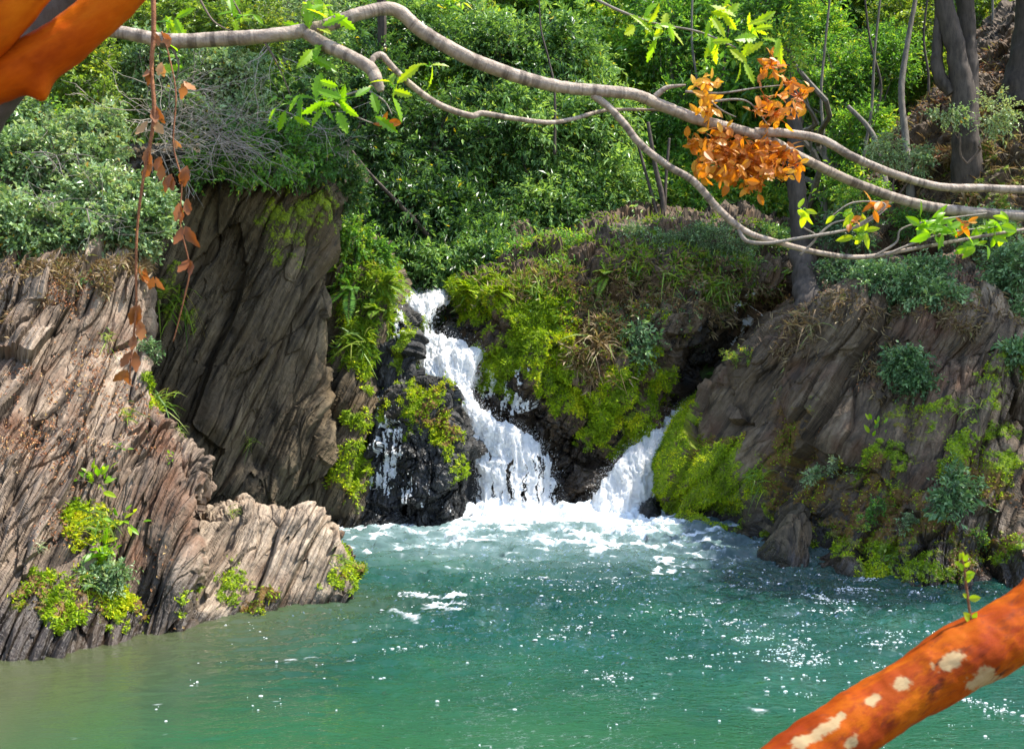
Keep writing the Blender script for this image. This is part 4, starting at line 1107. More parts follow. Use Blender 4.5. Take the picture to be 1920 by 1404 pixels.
# shrubs of the mound and of the right bank
RB = 'shrubs along the right bank'
for lab, lob, pal, nc, ll, tn in [
    ('grey-green low shrub on the right top of the mossy mound', [(1340, 450, 17.2, 80, 35), (1260, 455, 17.3, 60, 25)], 'blue', 330, .035, .4),
    ('small green shrub on the left top of the mossy mound', [(1150, 475, 17.2, 60, 22), (1070, 500, 17, 50, 16)], 'bright', 150, .04, .5),
    ('low dark green shrub hanging over the right end of the mound', [(1390, 500, 17.1, 45, 25), (1330, 500, 17, 50, 22)], 'deep', 150, .04, .5),
    ('large teal-green shrub on top of the right cliff', [(1690, 530, 13.9, 80, 32), (1760, 560, 13.6, 60, 35), (1640, 510, 14.2, 45, 22), (1740, 500, 14, 50, 25)], 'ivy', 420, .05, .6),
    ('teal-green shrub at the right edge above the cliff', [(1900, 500, 13.8, 50, 50), (1915, 590, 13.5, 25, 30)], 'ivy', 220, .05, .6),
    ('teal-green bush hanging on the middle of the right cliff face', [(1700, 680, 13.1, 40, 35), (1730, 720, 12.9, 38, 28)], 'ivy', 190, .05, .5),
    ('sparse pale shrub in front of the twin trunk', [(1870, 210, 15.8, 40, 45), (1780, 215, 16, 50, 14)], 'blue', 75, .045, .6),
    ('small grey-green shrub above the orange-tipped twigs', [(1660, 285, 16.6, 45, 40), (1720, 300, 16.6, 35, 25)], 'blue', 110, .045, .6),
    ('dark green shrub beside the slender trunk foot', [(1590, 430, 16.4, 60, 40), (1570, 510, 16, 50, 30)], 'ivy', 200, .045, .35),
    ('leafy green shrub on the slope behind the right bank', [(1620, 370, 17.6, 60, 40), (1720, 420, 17, 60, 40)], 'bright', 240, .045, .4),
    ('tuft of blue-green leaves at the right edge of the cliff', [(1905, 660, 12.7, 22, 20)], 'ivy', 50, .05, .6),
    ('dim green shrub under the sunny right edge branch', [(1850, 430, 15.4, 70, 40)], 'ivy', 180, .045, .4),
]:
    plant_tree('shrub', lab, 'shrub', lob, pal, nc, 4, 7, ll, ll * .5, .16, 'twig', r0=.018, group=RB, tone=tn, twig_r=.0025, every=2, shell=.25, limbs=6)


# small plants growing on the rocks
def small_plant(kind, key, px, py, size, label, pal, n=14, name=None, cat=None):
    P, nn = find(key, px, py)
    k = P[1] / F; s = size * k
    root = empty(name or {'tuft': 'grass_tuft', 'broad': 'leafy_plant', 'bush': 'small_bush', 'fern': 'fern'}[kind], P)
    tag(root, label, cat or {'tuft': 'grass', 'broad': 'plant', 'bush': 'bush', 'fern': 'fern'}[kind])
    P = P - nn * .01
    if kind == 'tuft':
        m = n * 3; d = norm(nn * .5 + np.array([0, 0, .45]) + R.normal(0, .55, (m, 3)))
        mb = MB()
        for i in range(m):
            l = s * R.uniform(.5, 1.1); p = P + R.normal(0, s * .18, 3)
            t = np.linspace(0, 1, 4)[:, None]
            c = p + d[i] * l * t + np.array([0, 0, -.6]) * l * t ** 2
            sd = norm(np.cross(d[i], R.normal(0, 1, 3))) * s * .022
            w = np.array([1, .9, .6, .08])[:, None]
            V = np.concatenate([c - sd * w, c + sd * w]); q = [[j, j + 1, j + 5, j + 4] for j in range(3)]
            mb.put(V, q, None, tone=np.full(8, R.random()))
        mb.obj('blades', LM[pal], root)
    elif kind in ('broad', 'fern'):
        mb = MB(); st = MB()
        for i in range(int(n * (1.8 if kind == 'broad' else 1))):
            d = norm(nn * .6 + np.array([0, -.1, .4]) + R.normal(0, .6, 3))
            if kind == 'broad':
                l = s * R.uniform(.22, .45); b = P + d * s * R.uniform(.05, .6) + R.normal(0, s * .12, 3)
                V, q, tn = blade(b, d, norm(np.array([0, -.5, .7]) + R.normal(0, .4, 3)), l, l * .42, .25, R.random())
                mb.put(V, q, None, tone=tn); st.tube([P, (P + b) / 2 + R.normal(0, .004, 3), b], [.004, .003, .002], 4)
            else:
                l = s * R.uniform(.7, 1.2); t = np.linspace(.05, 1, 22)
                c = P + d * l * t[:, None] + np.array([0, 0, -.55]) * l * t[:, None] ** 2
                st.tube(c[::3], np.linspace(.003, .001, len(c[::3])), 3)
                tg = norm(np.gradient(c, axis=0)); sd = norm(np.cross(tg, np.array([0, 0, 1.0])))
                for sg in (-1, 1):
                    ln = l * .24 * np.sin(np.pi * (t * .85 + .12))
                    V, T, A = leaf_geo(c, norm(sd * sg + tg * .35), norm(np.cross(sd, tg)) + R.normal(0, .1, (22, 3)), ln, ln * .33, np.clip(R.normal(.5, .2, 22), 0, 1), .1)
                    mb.put(V, None, T, tone=A)
        mb.obj('leaves', LM[pal], root); st.obj('stems', BK['twig'], root)
    else:
        c = P + nn * s * .35 + np.array([0, 0, s * .1])
        V, T, A, tw = crown(np.array([[*(c + R.normal(0, s * .3, 3) * np.array([1, .3, .7])), s * R.uniform(.2, .45), s * .3, s * R.uniform(.15, .35)] for _ in range(4)]), n, 4, 7, max(.022, s * .13), max(.011, s * .065), s * .35, .15, .2, .4, .55)
        mb = MB(); twig_lines(mb, tw, .0022, 1)
        for i in range(5): mb.tube(limb_path(P, tw[4][i], .05, 4, .2), [.005, .004, .003, .002], 4)
        add('leaves', V, None, T, {'tone': A}, LM[pal], root); mb.obj('stems', BK['twig'], root)
    return root


def blade(b, d, nrm, L, W, curl, tone, steps=8, lobes=0, depth=.0, asym=0.0):
    """one shaped leaf: outline widths along a midrib, bent along its length"""
    d = d / np.linalg.norm(d); s = np.cross(d, nrm); s = s / max(np.linalg.norm(s), 1e-6); n = np.cross(s, d)
    t = np.linspace(0, 1, steps + 1)
    w = np.sin(np.pi * np.clip(t, 0, 1) ** .85) ** .8 * .5 * W
    if lobes:
        ph = (t * lobes) % 1.0
        w = w * (1 - depth * (ph < .5)) 
    w[0] = w[-1] = W * .015
    c = b + d * (L * t)[:, None] - n * (curl * L * t ** 2)[:, None]
    f = .22
    Lf = c + s * w[:, None] + n * (w * f)[:, None]; Rt = c - s * w[:, None] + n * (w * f)[:, None]
    if lobes:
        Lf = Lf + d * (w * .35)[:, None]; Rt = Rt + d * (w * .35)[:, None]
    V = np.concatenate([Lf, c, Rt]); m = steps + 1
    q = [[j, j + 1, m + j + 1, m + j] for j in range(steps)] + [[m + j, m + j + 1, 2 * m + j + 1, 2 * m + j] for j in range(steps)]
    return V, np.array(q), np.full(len(V), tone)


for a in [
    ('tuft', 'left', 318, 740, 55, 'bright green grass tuft on the notch at the right edge of the slanting cliff', 'grass', 26),
    ('tuft', 'left', 240, 775, 45, 'thin grass tuft in a crack of the upper slanting cliff', 'grass', 12),
    ('broad', 'left', 320, 850, 26, 'small lime-leaved plant near the right edge of the slanting cliff', 'lime', 4),
    ('tuft', 'left', 345, 805, 24, 'tiny grass tuft just below the cliff edge notch', 'grass', 8),
    ('broad', 'left', 180, 900, 62, 'broad-leaved bright plant halfway down the slanting cliff', 'lime', 14),
    ('broad', 'left', 240, 975, 48, 'fresh green broad-leaved plant right of the yellow tufts on the slanting cliff', 'lime', 10),
    ('tuft', 'left', 185, 985, 70, 'long yellow-green grass tuft on the lower slanting cliff', 'grass', 22),
    ('broad', 'left', 195, 1035, 75, 'large clump of lime leaves low on the slanting cliff', 'lime', 18),
    ('bush', 'left', 205, 1085, 70, 'silvery blue-green cushion plant above the waterline moss', 'blue', 90),
    ('tuft', 'left', 80, 1025, 26, 'pale little rosette on bare slate at the lower left', 'blue', 8),
    ('bush', 'left', 290, 665, 40, 'blue-green creeper on the upper edge of the slanting cliff', 'ivy', 30),
    ('tuft', 'left', 205, 630, 40, 'small green grass tuft high on the slanting cliff', 'grass', 10),
    ('broad', 'left', 235, 835, 28, 'few pale leaves in the middle of the slanting cliff', 'grass', 6),
    ('tuft', 'left', 160, 1090, 60, 'mossy grass clump beside the silvery cushion plant', 'grass', 18),
    ('tuft', 'outcrop', 640, 1050, 40, 'yellow grass tuft on the tip of the tilted slab', 'grass', 14),
    ('tuft', 'outcrop', 440, 950, 30, 'small green tuft at the back corner of the tilted slab', 'grass', 10),
    ('tuft', 'wall', 325, 560, 80, 'hanging green grass on the left side of the shaded wall', 'grass', 18),
    ('tuft', 'wall', 470, 825, 26, 'tiny green tuft low on the shaded wall', 'grass', 8),
    ('fern', 'shoulder', 728, 530, 60, 'bright feathery fern beside the top of the falls', 'grass', 12),
    ('fern', 'shoulder', 700, 580, 50, 'yellow-green fern hanging on the mossy rock shoulder', 'grass', 12),
    ('fern', 'shoulder', 650, 540, 60, 'dim fern on the upper rock shoulder next to the shaded wall', 'bright', 9),
    ('tuft', 'shoulder', 665, 640, 60, 'drooping grass tuft halfway up the mossy rock shoulder', 'grass', 16),
    ('bush', 'mound', 1200, 640, 65, 'cluster of round ivy leaves on the face of the mossy mound', 'ivy', 22),
    ('fern', 'mound', 1130, 520, 40, 'pale fern on the upper slope of the mound', 'grass', 9),
    ('tuft', 'mound', 1190, 505, 50, 'dry grass tuft on the top middle of the mound', 'grass', 14),
    ('tuft', 'mound', 1260, 510, 50, 'dry grass tuft on the top right of the mound', 'grass', 14),
    ('tuft', 'mound', 1020, 555, 55, 'yellow grass tuft at the upper left of the mound', 'grass', 16),
    ('tuft', 'mound', 1110, 640, 70, 'pale straw grass hanging down the middle of the mound', 'straw', 26),
    ('fern', 'mound', 870, 545, 46, 'dark mossy fern overhanging the hollow by the upper falls', 'moss', 14),
    ('fern', 'mound', 930, 545, 46, 'mossy fern on the crest above the main falls', 'moss', 14),
    ('tuft', 'mound', 1345, 540, 60, 'grey-green grass tuft near the right end of the mound', 'grass', 16),
    ('bush', 'right', 1565, 870, 45, 'pale grey-green cushion plant in the middle of the right cliff', 'blue', 26),
    ('broad', 'right', 1640, 805, 42, 'small lime-leaved plant on the bare grey slate of the right cliff', 'lime', 6),
    ('bush', 'right', 1765, 960, 85, 'teal bush low on the right part of the cliff', 'ivy', 46),
    ('bush', 'right', 1820, 925, 45, 'small teal bush just above the larger low one', 'ivy', 20),
    ('bush', 'right', 1695, 985, 34, 'little pale bush left of the low teal bush', 'blue', 20),
    ('bush', 'right', 1625, 975, 48, 'airy yellow-green plant near the foot of the right cliff', 'bright', 18),
    ('broad', 'right', 1660, 1050, 30, 'tiny leafy plant at the right cliff foot', 'grass', 6),
    ('bush', 'right', 1830, 1010, 34, 'small green plant at the lower right of the cliff', 'bright', 14),
    ('bush', 'right', 1380, 668, 40, 'yellowish sprig on the top left edge of the right cliff', 'yellow', 16),
    ('tuft', 'right', 1520, 615, 60, 'rusty straw grass hanging under the root stump', 'straw', 26),
    ('tuft', 'right', 1420, 900, 50, 'green grass tuft beside the bright moss of the right cliff', 'grass', 14),
    ('tuft', 'right', 1820, 760, 40, 'thin grass tuft on the upper right slabs of the cliff', 'grass', 10),
]:
    small_plant(*a[:6], a[6], a[7])


# leaf litter on ledges and banks
def litter(key, bl, n, seed, name_label, size=.04, up=.0):
    s = SHEETS[key]
    w = blobs(s.px, s.py, bl, s.G, seed) * np.clip(s.n[..., 2] + .35 + up, 0, 1) * smooth(.42, .6, s.nz)
    w = w.ravel(); idx = R.choice(len(w), n, p=w / w.sum())
    P = s.G.reshape(-1, 3)[idx] + R.normal(0, .01, (n, 3)); nn = s.n.reshape(-1, 3)[idx]
    D = norm(np.cross(nn, R.normal(0, 1, (n, 3)))); sc = R.uniform(.5, 1.2, n)
    V, T, A = leaf_geo(P + nn * .012, D, norm(nn + R.normal(0, .45, (n, 3))), size * sc, size * .55 * sc, R.random(n), .3, .2)
    o = add('leaf_litter', V, None, T, {'tone': A}, LM['litter'])
    tag(o, name_label, 'leaf litter', kind='stuff')


litter('left', [(60, 560, 140, 90, 1), (40, 800, 70, 150, 1), (150, 700, 60, 120, .6), (250, 780, 60, 100, .4), (160, 860, 80, 80, .4), (330, 1080, 60, 90, .4), (100, 1000, 60, 80, .5)], 2600, 1, 'dry rusty leaves caught on the ledges of the slanting cliff', .032)
litter('bank', [(1700, 230, 140, 140, 1), (1850, 150, 110, 110, 1), (1840, 560, 80, 80, 1)], 3000, 2, 'dry orange leaves strewn over the upper right bank', .06)
litter('right', [(1640, 700, 80, 60, .7), (1850, 540, 80, 60, 1), (1560, 930, 160, 110, .4), (1780, 1000, 140, 80, .5), (1915, 980, 15, 130, 1), (1500, 570, 50, 50, 1)], 1600, 3, 'scattered dry leaves on the ledges of the right cliff', .03)
litter('mound', [(1150, 570, 140, 80, .8), (1330, 540, 120, 60, .7), (1110, 650, 50, 80, .8)], 1500, 4, 'dry straw and leaves on the slopes of the mossy mound', .045)

def ground_cover(key, bl, n, seed, label, pal, L=.16, w=.010, hang=.5, name='dry_grass'):
    s = SHEETS[key]
    ww = blobs(s.px, s.py, bl, s.G, seed) * smooth(.36, .56, s.nz)
    ww = ww.ravel(); idx = R.choice(len(ww), n, p=ww / ww.sum())
    P = s.G.reshape(-1, 3)[idx]; nn = s.n.reshape(-1, 3)[idx]
    D = norm(nn * .7 + R.normal(0, .6, (n, 3)) + np.array([0, -.1, .15 - hang]))
    sc = R.uniform(.4, 1.2, n)
    V, T, A = leaf_geo(P - nn * .01, D, norm(nn + R.normal(0, .5, (n, 3))), L * sc, w * R.uniform(.7, 1.5, n), np.clip(R.random(n) * .6 + .5 * s.nz.ravel()[idx], 0, 1), .2, .35)
    o = add(name, V, None, T, {'tone': A}, LM[pal]); tag(o, label, 'grass', kind='stuff')


ground_cover('mound', [(1160, 530, 230, 60, 1), (1340, 530, 140, 60, .7), (1110, 650, 50, 90, .9), (1000, 540, 120, 40, .7)], 8000, 21, 'tangle of dry straw and grass on top of the mossy mound', 'straw', .15, .011, .35)
ground_cover('mound', [(1130, 500, 230, 50, 1), (1310, 500, 160, 60, 1), (940, 545, 100, 40, 1), (1050, 550, 120, 40, .7), (1280, 440, 240, 45, 1), (1080, 470, 160, 40, 1), (1440, 450, 80, 40, 1)], 9000, 22, 'short green grass along the crest of the mossy mound', 'grass', .14, .014, .05, 'green_grass')
ground_cover('mound', [(1240, 590, 100, 50, 1), (1150, 580, 130, 60, .7), (1340, 530, 100, 40, 1)], 3000, 26, 'small leafy ground cover on the right face of the mound', 'ivy', .05, .030, .2, 'ground_cover')
ground_cover('shoulder', [(700, 560, 60, 90, 1), (660, 520, 60, 80, .8), (665, 640, 40, 60, .7)], 4200, 23, 'hanging bright grass on the mossy rock shoulder', 'grass', .16, .012, .7, 'green_grass')
ground_cover('bank', [(1700, 300, 200, 160, .6), (1850, 300, 120, 200, .7), (1850, 500, 120, 100, .8)], 9000, 24, 'thin grass and straw on the upper right bank', 'straw', .16, .012, .4)
ground_cover('right', [(1560, 600, 130, 50, 1), (1720, 580, 150, 40, 1), (1900, 560, 60, 60, 1), (1460, 620, 60, 40, .7), (1640, 700, 70, 50, .5)], 5000, 25, 'thin straw hanging from the top edge of the right cliff', 'straw', .12, .009, .6)
ground_cover('left', [(60, 500, 150, 40, 1), (230, 490, 90, 30, 1), (30, 560, 60, 60, .5)], 3000, 27, 'grass and straw along the top edge of the slanting cliff', 'straw', .10, .008, .5)

# ------------------------------------------------------------------ foreground branch
def pixtube(pts, width, seg=12, res=120, bump=.05, seed=0):
    P = np.array([at(*p) for p in pts]); rad = np.array(width) / 2 * P[:, 1] / F
    return tube_geo(P, rad, seg, res, bump, seed)


branch = empty('tree_branch', at(180, 58, 3.0))
tag(branch, 'long grey ringed branch arching across the top of the view to the right edge', 'branch')


def side(name, pts, width, mat='limb', seg=10, res=90, bump=.06, seed=1, parent=branch):
    V, q, t, al = pixtube(pts, width, seg, res, bump, seed)
    return add(name, V, q, t, {'along': al}, BK[mat], parent, True)


MAIN = [(-420, 60, 2.6), (-120, 40, 2.8), (150, 52, 3.0), (230, 62, 3.0), (320, 77, 3.0), (430, 73, 3.0), (520, 66, 3.0), (600, 52, 3.02), (680, 25, 3.05), (740, 19, 3.08), (790, 58, 3.1), (870, 105, 3.12), (960, 140, 3.15),
        (1050, 163, 3.18), (1120, 170, 3.2), (1190, 178, 3.22), (1240, 198, 3.25), (1310, 225, 3.27), (1380, 243, 3.3), (1440, 262, 3.32), (1520, 305, 3.35), (1620, 350, 3.4), (1720, 383, 3.4), (1820, 398, 3.4), (1960, 410, 3.4), (2250, 450, 3.5), (2600, 470, 3.6)]
side('limb', MAIN, [.9 * q for q in [34, 30, 26, 27, 30, 31, 29, 28, 27, 28, 29, 29, 28, 26, 25, 24, 24, 23, 22, 21, 20, 20, 21, 22, 22, 20, 16]], seg=18, res=420, bump=.10)
side('side_branch', [(1415, 248, 3.31), (1470, 250, 3.3), (1540, 262, 3.3), (1600, 295, 3.3), (1680, 328, 3.32), (1760, 350, 3.35), (1840, 353, 3.4), (1960, 355, 3.4), (2200, 340, 3.5), (2450, 360, 3.6)], [18, 17, 16, 16, 15, 15, 15, 15, 14, 10], seg=14, res=180)
side('side_branch', [(575, 62, 3.01), (610, 85, 3.0), (660, 108, 2.98), (695, 130, 2.97), (708, 155, 2.96), (714, 172, 2.96)], [24, 26, 24, 25, 22, 12], seg=14, res=90)
side('side_branch', [(692, 128, 2.97), (700, 110, 2.98), (715, 104, 3.0), (732, 122, 3.0), (765, 155, 3.02), (820, 195, 3.05), (880, 217, 3.08), (905, 213, 3.1), (960, 222, 3.12), (1030, 230, 3.15), (1080, 222, 3.2), (1140, 207, 3.25), (1240, 207, 3.3), (1330, 215, 3.35)],
     [12, 12, 13, 12, 12, 12, 12, 11, 10, 9, 8, 7, 5, 3], res=180)
side('side_branch', [(1110, 178, 3.2), (1140, 200, 3.2), (1170, 232, 3.2), (1200, 270, 3.2), (1250, 310, 3.2), (1300, 340, 3.2), (1350, 395, 3.2), (1400, 435, 3.2), (1460, 455, 3.2), (1540, 475, 3.22), (1620, 482, 3.24), (1720, 465, 3.26), (1860, 440, 3.3), (1960, 425, 3.3)],
     [14, 14, 14, 14, 14, 14, 14, 12, 11, 10, 9, 7, 6, 5], res=200)
side('side_branch', [(1385, 430, 3.2), (1400, 452, 3.19), (1440, 456, 3.18), (1490, 448, 3.18), (1540, 440, 3.18), (1600, 428, 3.2), (1640, 408, 3.2), (1662, 392, 3.2)], [8, 8, 7, 6, 6, 5, 4, 2], 'pale', res=90)
side('side_branch', [(1228, 182, 3.24), (1250, 165, 3.24), (1285, 160, 3.25)], [12, 9, 4], res=30)
twl = [
    [(1285, 172, 3.25), (1350, 175, 3.26), (1420, 165, 3.28), (1470, 160, 3.3)], [(1320, 178, 3.25), (1350, 205, 3.26), (1380, 220, 3.27)], [(1340, 190, 3.25), (1400, 190, 3.26), (1440, 235, 3.28)],
    [(690, 165, 2.97), (640, 180, 2.95), (600, 178, 2.95)], [(690, 170, 2.97), (720, 190, 2.95), (735, 215, 2.95)], [(610, 180, 2.95), (660, 215, 2.94), (700, 232, 2.94)],
    [(1500, 478, 3.21), (1530, 445, 3.2), (1505, 425, 3.19), (1500, 405, 3.19)], [(1530, 445, 3.2), (1560, 420, 3.2), (1590, 412, 3.2)], [(1640, 480, 3.24), (1680, 455, 3.24), (1690, 430, 3.24), (1740, 415, 3.25), (1850, 400, 3.3)],
    [(1660, 478, 3.24), (1760, 440, 3.26), (1870, 425, 3.3)], [(1600, 428, 3.2), (1660, 385, 3.2), (1600, 380, 3.2), (1560, 405, 3.2)],
    [(1100, -10, 3.3), (1160, 20, 3.3), (1230, 45, 3.3), (1310, 60, 3.3), (1380, 90, 3.3)], [(370, -10, 3.1), (400, 40, 3.08), (440, 62, 3.06)], [(430, -10, 3.1), (460, 42, 3.1)],
    [(490, 70, 3.0), (520, 120, 2.98), (545, 180, 2.98)], [(320, 85, 3.0), (335, 120, 3.0), (330, 150, 3.0)],
]
for i, tpts in enumerate(twl):
    w = np.linspace(5, 2, len(tpts)) if i not in (11,) else np.linspace(6, 3, len(tpts))
    side('twig', tpts, w, 'pale' if i not in (12, 13, 14, 15) else 'twig', 6, 30, .05, i)


def leaf_cluster(pos, n, L, pal, parent, name='leaf_cluster', lobes=0, W=.42, dirb=(0, 0, -.2), tone=(.2, 1), face=.75, ysp=.05):
    if len(pos) > 1:
        ar = np.array([p[3] * p[4] for p in pos], float); ar /= ar.sum()
        for p, a_ in zip(pos, ar): leaf_cluster([p], max(3, int(round(n * a_))), L, pal, parent, name, lobes, W, dirb, tone, face, ysp)
        return
    mb = MB()
    for i in range(n):
        x, y, Y, rx, ry = pos[0]
        a = R.uniform(0, 6.28); r = R.random() ** .5
        b = at(x + rx * r * math.cos(a), y + ry * r * math.sin(a), Y + R.normal(0, ysp))
        d = norm(R.normal(0, 1, 3) * np.array([1, .45, 1]) + np.array(dirb))
        nn = norm(np.array([0, -face, .35]) + R.normal(0, .5, 3))
        l = L * R.uniform(.6, 1.15) * Y / F
        cen = at(x, y, Y); mb.tube([cen, cen * .55 + b * .45 + R.normal(0, .004, 3), b + d * l * .05], [.0016, .0012, .0008], 3, tone_=1)
        V, q, tn = blade(b, d, nn, l, l * W * R.uniform(.8, 1.2), R.uniform(0, .35), R.uniform(*tone), 14 if lobes else 7, lobes, .42 if lobes else 0)
        mb.put(V, q, None, tone=tn)
    return mb.obj(name, LM[pal], parent)


G_ = dict(lobes=6, W=.44)
leaf_cluster([(600, 25, 3.05, 40, 25), (585, 60, 3.05, 10, 10)], 16, 52, 'lime', branch, **G_)
leaf_cluster([(630, 185, 2.95, 45, 30), (590, 110, 2.97, 15, 18)], 22, 50, 'lime', branch, tone=(.1, .7), **G_)
leaf_cluster([(545, 195, 2.98, 30, 25)], 8, 45, 'lime', branch, tone=(.0, .6), **G_)
leaf_cluster([(805, 125, 2.97, 25, 8)], 4, 48, 'lime', branch, tone=(.6, 1), **G_)
leaf_cluster([(740, 165, 2.96, 14, 18)], 6, 42, 'lime', branch, tone=(.5, 1), **G_)
leaf_cluster([(705, 215, 2.95, 6, 10)], 2, 55, 'lime', branch, tone=(.2, .5), **G_)
leaf_cluster([(722, 228, 2.95, 8, 10)], 4, 32, 'orange', branch, tone=(0, .4))
leaf_cluster([(1215, 45, 3.3, 30, 22), (1245, 65, 3.3, 15, 22)], 16, 46, 'lime', branch, tone=(.5, 1), **G_)
leaf_cluster([(1340, 30, 3.3, 22, 26), (1345, 85, 3.3, 15, 25)], 16, 46, 'lime', branch, tone=(.5, 1), **G_)
leaf_cluster([(1405, 70, 3.3, 22, 25), (1440, 75, 3.3, 25, 8), (1395, 115, 3.3, 8, 14)], 16, 48, 'lime', branch, tone=(.5, 1), **G_)
leaf_cluster([(330, 45, 3.05, 20, 12), (340, 110, 3.0, 12, 25), (310, 40, 3.05, 30, 12)], 12, 40, 'lime', branch, tone=(.3, .9), **G_)
leaf_cluster([(455, 30, 3.1, 25, 15)], 8, 40, 'lime', branch, tone=(.2, .8), **G_)
O_ = dict(W=.52)
leaf_cluster([(1385, 295, 3.3, 85, 40), (1350, 270, 3.3, 50, 25), (1460, 295, 3.3, 40, 32), (1400, 320, 3.3, 60, 25)], 300, 22, 'orange', branch, tone=(.05, .8), **O_)
leaf_cluster([(1310, 310, 3.28, 14, 20), (1325, 330, 3.28, 12, 16), (1490, 310, 3.28, 14, 18), (1395, 345, 3.28, 10, 16), (1470, 330, 3.28, 10, 14), (1345, 240, 3.28, 20, 14)], 70, 22, 'orange', branch, tone=(.3, 1), **O_)
leaf_cluster([(1425, 345, 3.28, 12, 22), (1430, 320, 3.28, 20, 15)], 22, 22, 'orange', branch, tone=(.0, .6), **O_)
leaf_cluster([(1360, 335, 3.28, 14, 18)], 16, 22, 'orange', branch, tone=(.2, .7), **O_)
leaf_cluster([(1295, 265, 3.28, 12, 22)], 12, 28, 'orange', branch, tone=(.1, .7), **O_)
leaf_cluster([(1450, 215, 3.3, 45, 25), (1435, 185, 3.3, 25, 18)], 50, 22, 'orange', branch, tone=(.2, .8), **O_)
leaf_cluster([(1500, 180, 3.32, 22, 28), (1480, 155, 3.32, 20, 14)], 34, 22, 'orange', branch, tone=(.2, .8), **O_)
leaf_cluster([(1445, 120, 3.32, 22, 24)], 26, 22, 'orange', branch, tone=(.1, .7), **O_)
leaf_cluster([(1325, 158, 3.25, 25, 14), (1322, 185, 3.25, 10, 14)], 34, 22, 'orange', branch, tone=(.7, 1), **O_)
leaf_cluster([(1325, 210, 3.26, 18, 16)], 16, 28, 'orange', branch, tone=(.5, .9), **O_)
leaf_cluster([(1640, 390, 3.2, 10, 14)], 10, 28, 'orange', branch, tone=(.0, .5), **O_)
leaf_cluster([(1600, 415, 3.2, 14, 10)], 8, 22, 'orange', branch, tone=(.0, .6), **O_)
leaf_cluster([(1505, 395, 3.19, 12, 8)], 6, 30, 'lime', branch, tone=(.7, 1), W=.4)
leaf_cluster([(1580, 400, 3.2, 25, 10), (1610, 440, 3.22, 25, 12)], 16, 30, 'lime', branch, tone=(.6, 1), W=.4)
leaf_cluster([(1760, 430, 3.26, 40, 18), (1740, 415, 3.26, 25, 10)], 34, 34, 'lime', branch, tone=(.1, .7), W=.42)
leaf_cluster([(1865, 425, 3.3, 45, 18), (1820, 460, 3.28, 35, 10)], 34, 32, 'lime', branch, tone=(.2, .8), W=.42)
leaf_cluster([(1800, 420, 3.27, 30, 6)], 8, 28, 'orange', branch, tone=(.1, .8), W=.4)

# ------------------------------------------------------------------ hanging dry stems
dry = empty('dead_vine', at(288, -10, 2.6))
tag(dry, 'hanging dead stem with curled brown leaves at the left of the view', 'stem')
side('stem', [(287, -20, 2.6), (288, 60, 2.6), (284, 130, 2.6), (289, 210, 2.6), (280, 280, 2.6), (268, 340, 2.6), (258, 420, 2.6), (255, 500, 2.6), (255, 580, 2.6), (245, 680, 2.6), (243, 720, 2.6)], [10, 9, 8, 8, 7, 6, 5, 5, 4, 4, 3], 'stem', 8, 120, .12, 3, dry)
side('stem', [(303, 60, 2.62), (318, 110, 2.62), (330, 180, 2.62), (325, 270, 2.62), (340, 340, 2.62), (338, 420, 2.62), (355, 500, 2.62), (345, 560, 2.62), (325, 640, 2.62)], [4, 3, 3, 3, 3, 3, 3, 3, 2], 'stem', 6, 80, .1, 4, dry)
for (x, y, s, tn) in [(298, 72, 30, .3), (318, 78, 26, .5), (302, 128, 34, .9), (278, 140, 34, .3), (345, 165, 40, .6), (293, 212, 42, .2), (285, 240, 44, .9), (280, 290, 46, .4), (302, 305, 36, .3), (290, 320, 40, .4),
                      (325, 270, 22, .7), (320, 340, 44, .1), (350, 325, 46, .15), (335, 395, 46, .1), (352, 385, 40, .2), (345, 440, 50, .05), (358, 500, 46, .0), (272, 515, 46, .35), (285, 530, 36, .4), (258, 585, 46, .2), (260, 615, 50, .5), (248, 672, 44, .1), (240, 705, 40, .4), (252, 640, 36, .3)]:
    mb = MB(); Y = 2.6; s = s * .78
    for j in range(2):
        b = at(x + R.normal(0, 4), y - s * .4, Y); d = norm(np.array([R.normal(0, .5), R.normal(0, .3), -1]))
        V, q, t_ = blade(b, d, norm(np.array([R.normal(0, .5), -1, R.normal(0, .4)])), s * Y / F, s * .55 * Y / F, R.uniform(-.7, .8), tn, 8, 3, .25)
        mb.put(V, q, None, tone=t_)
    mb.obj('dry_leaf', LM['brown'], dry, True)


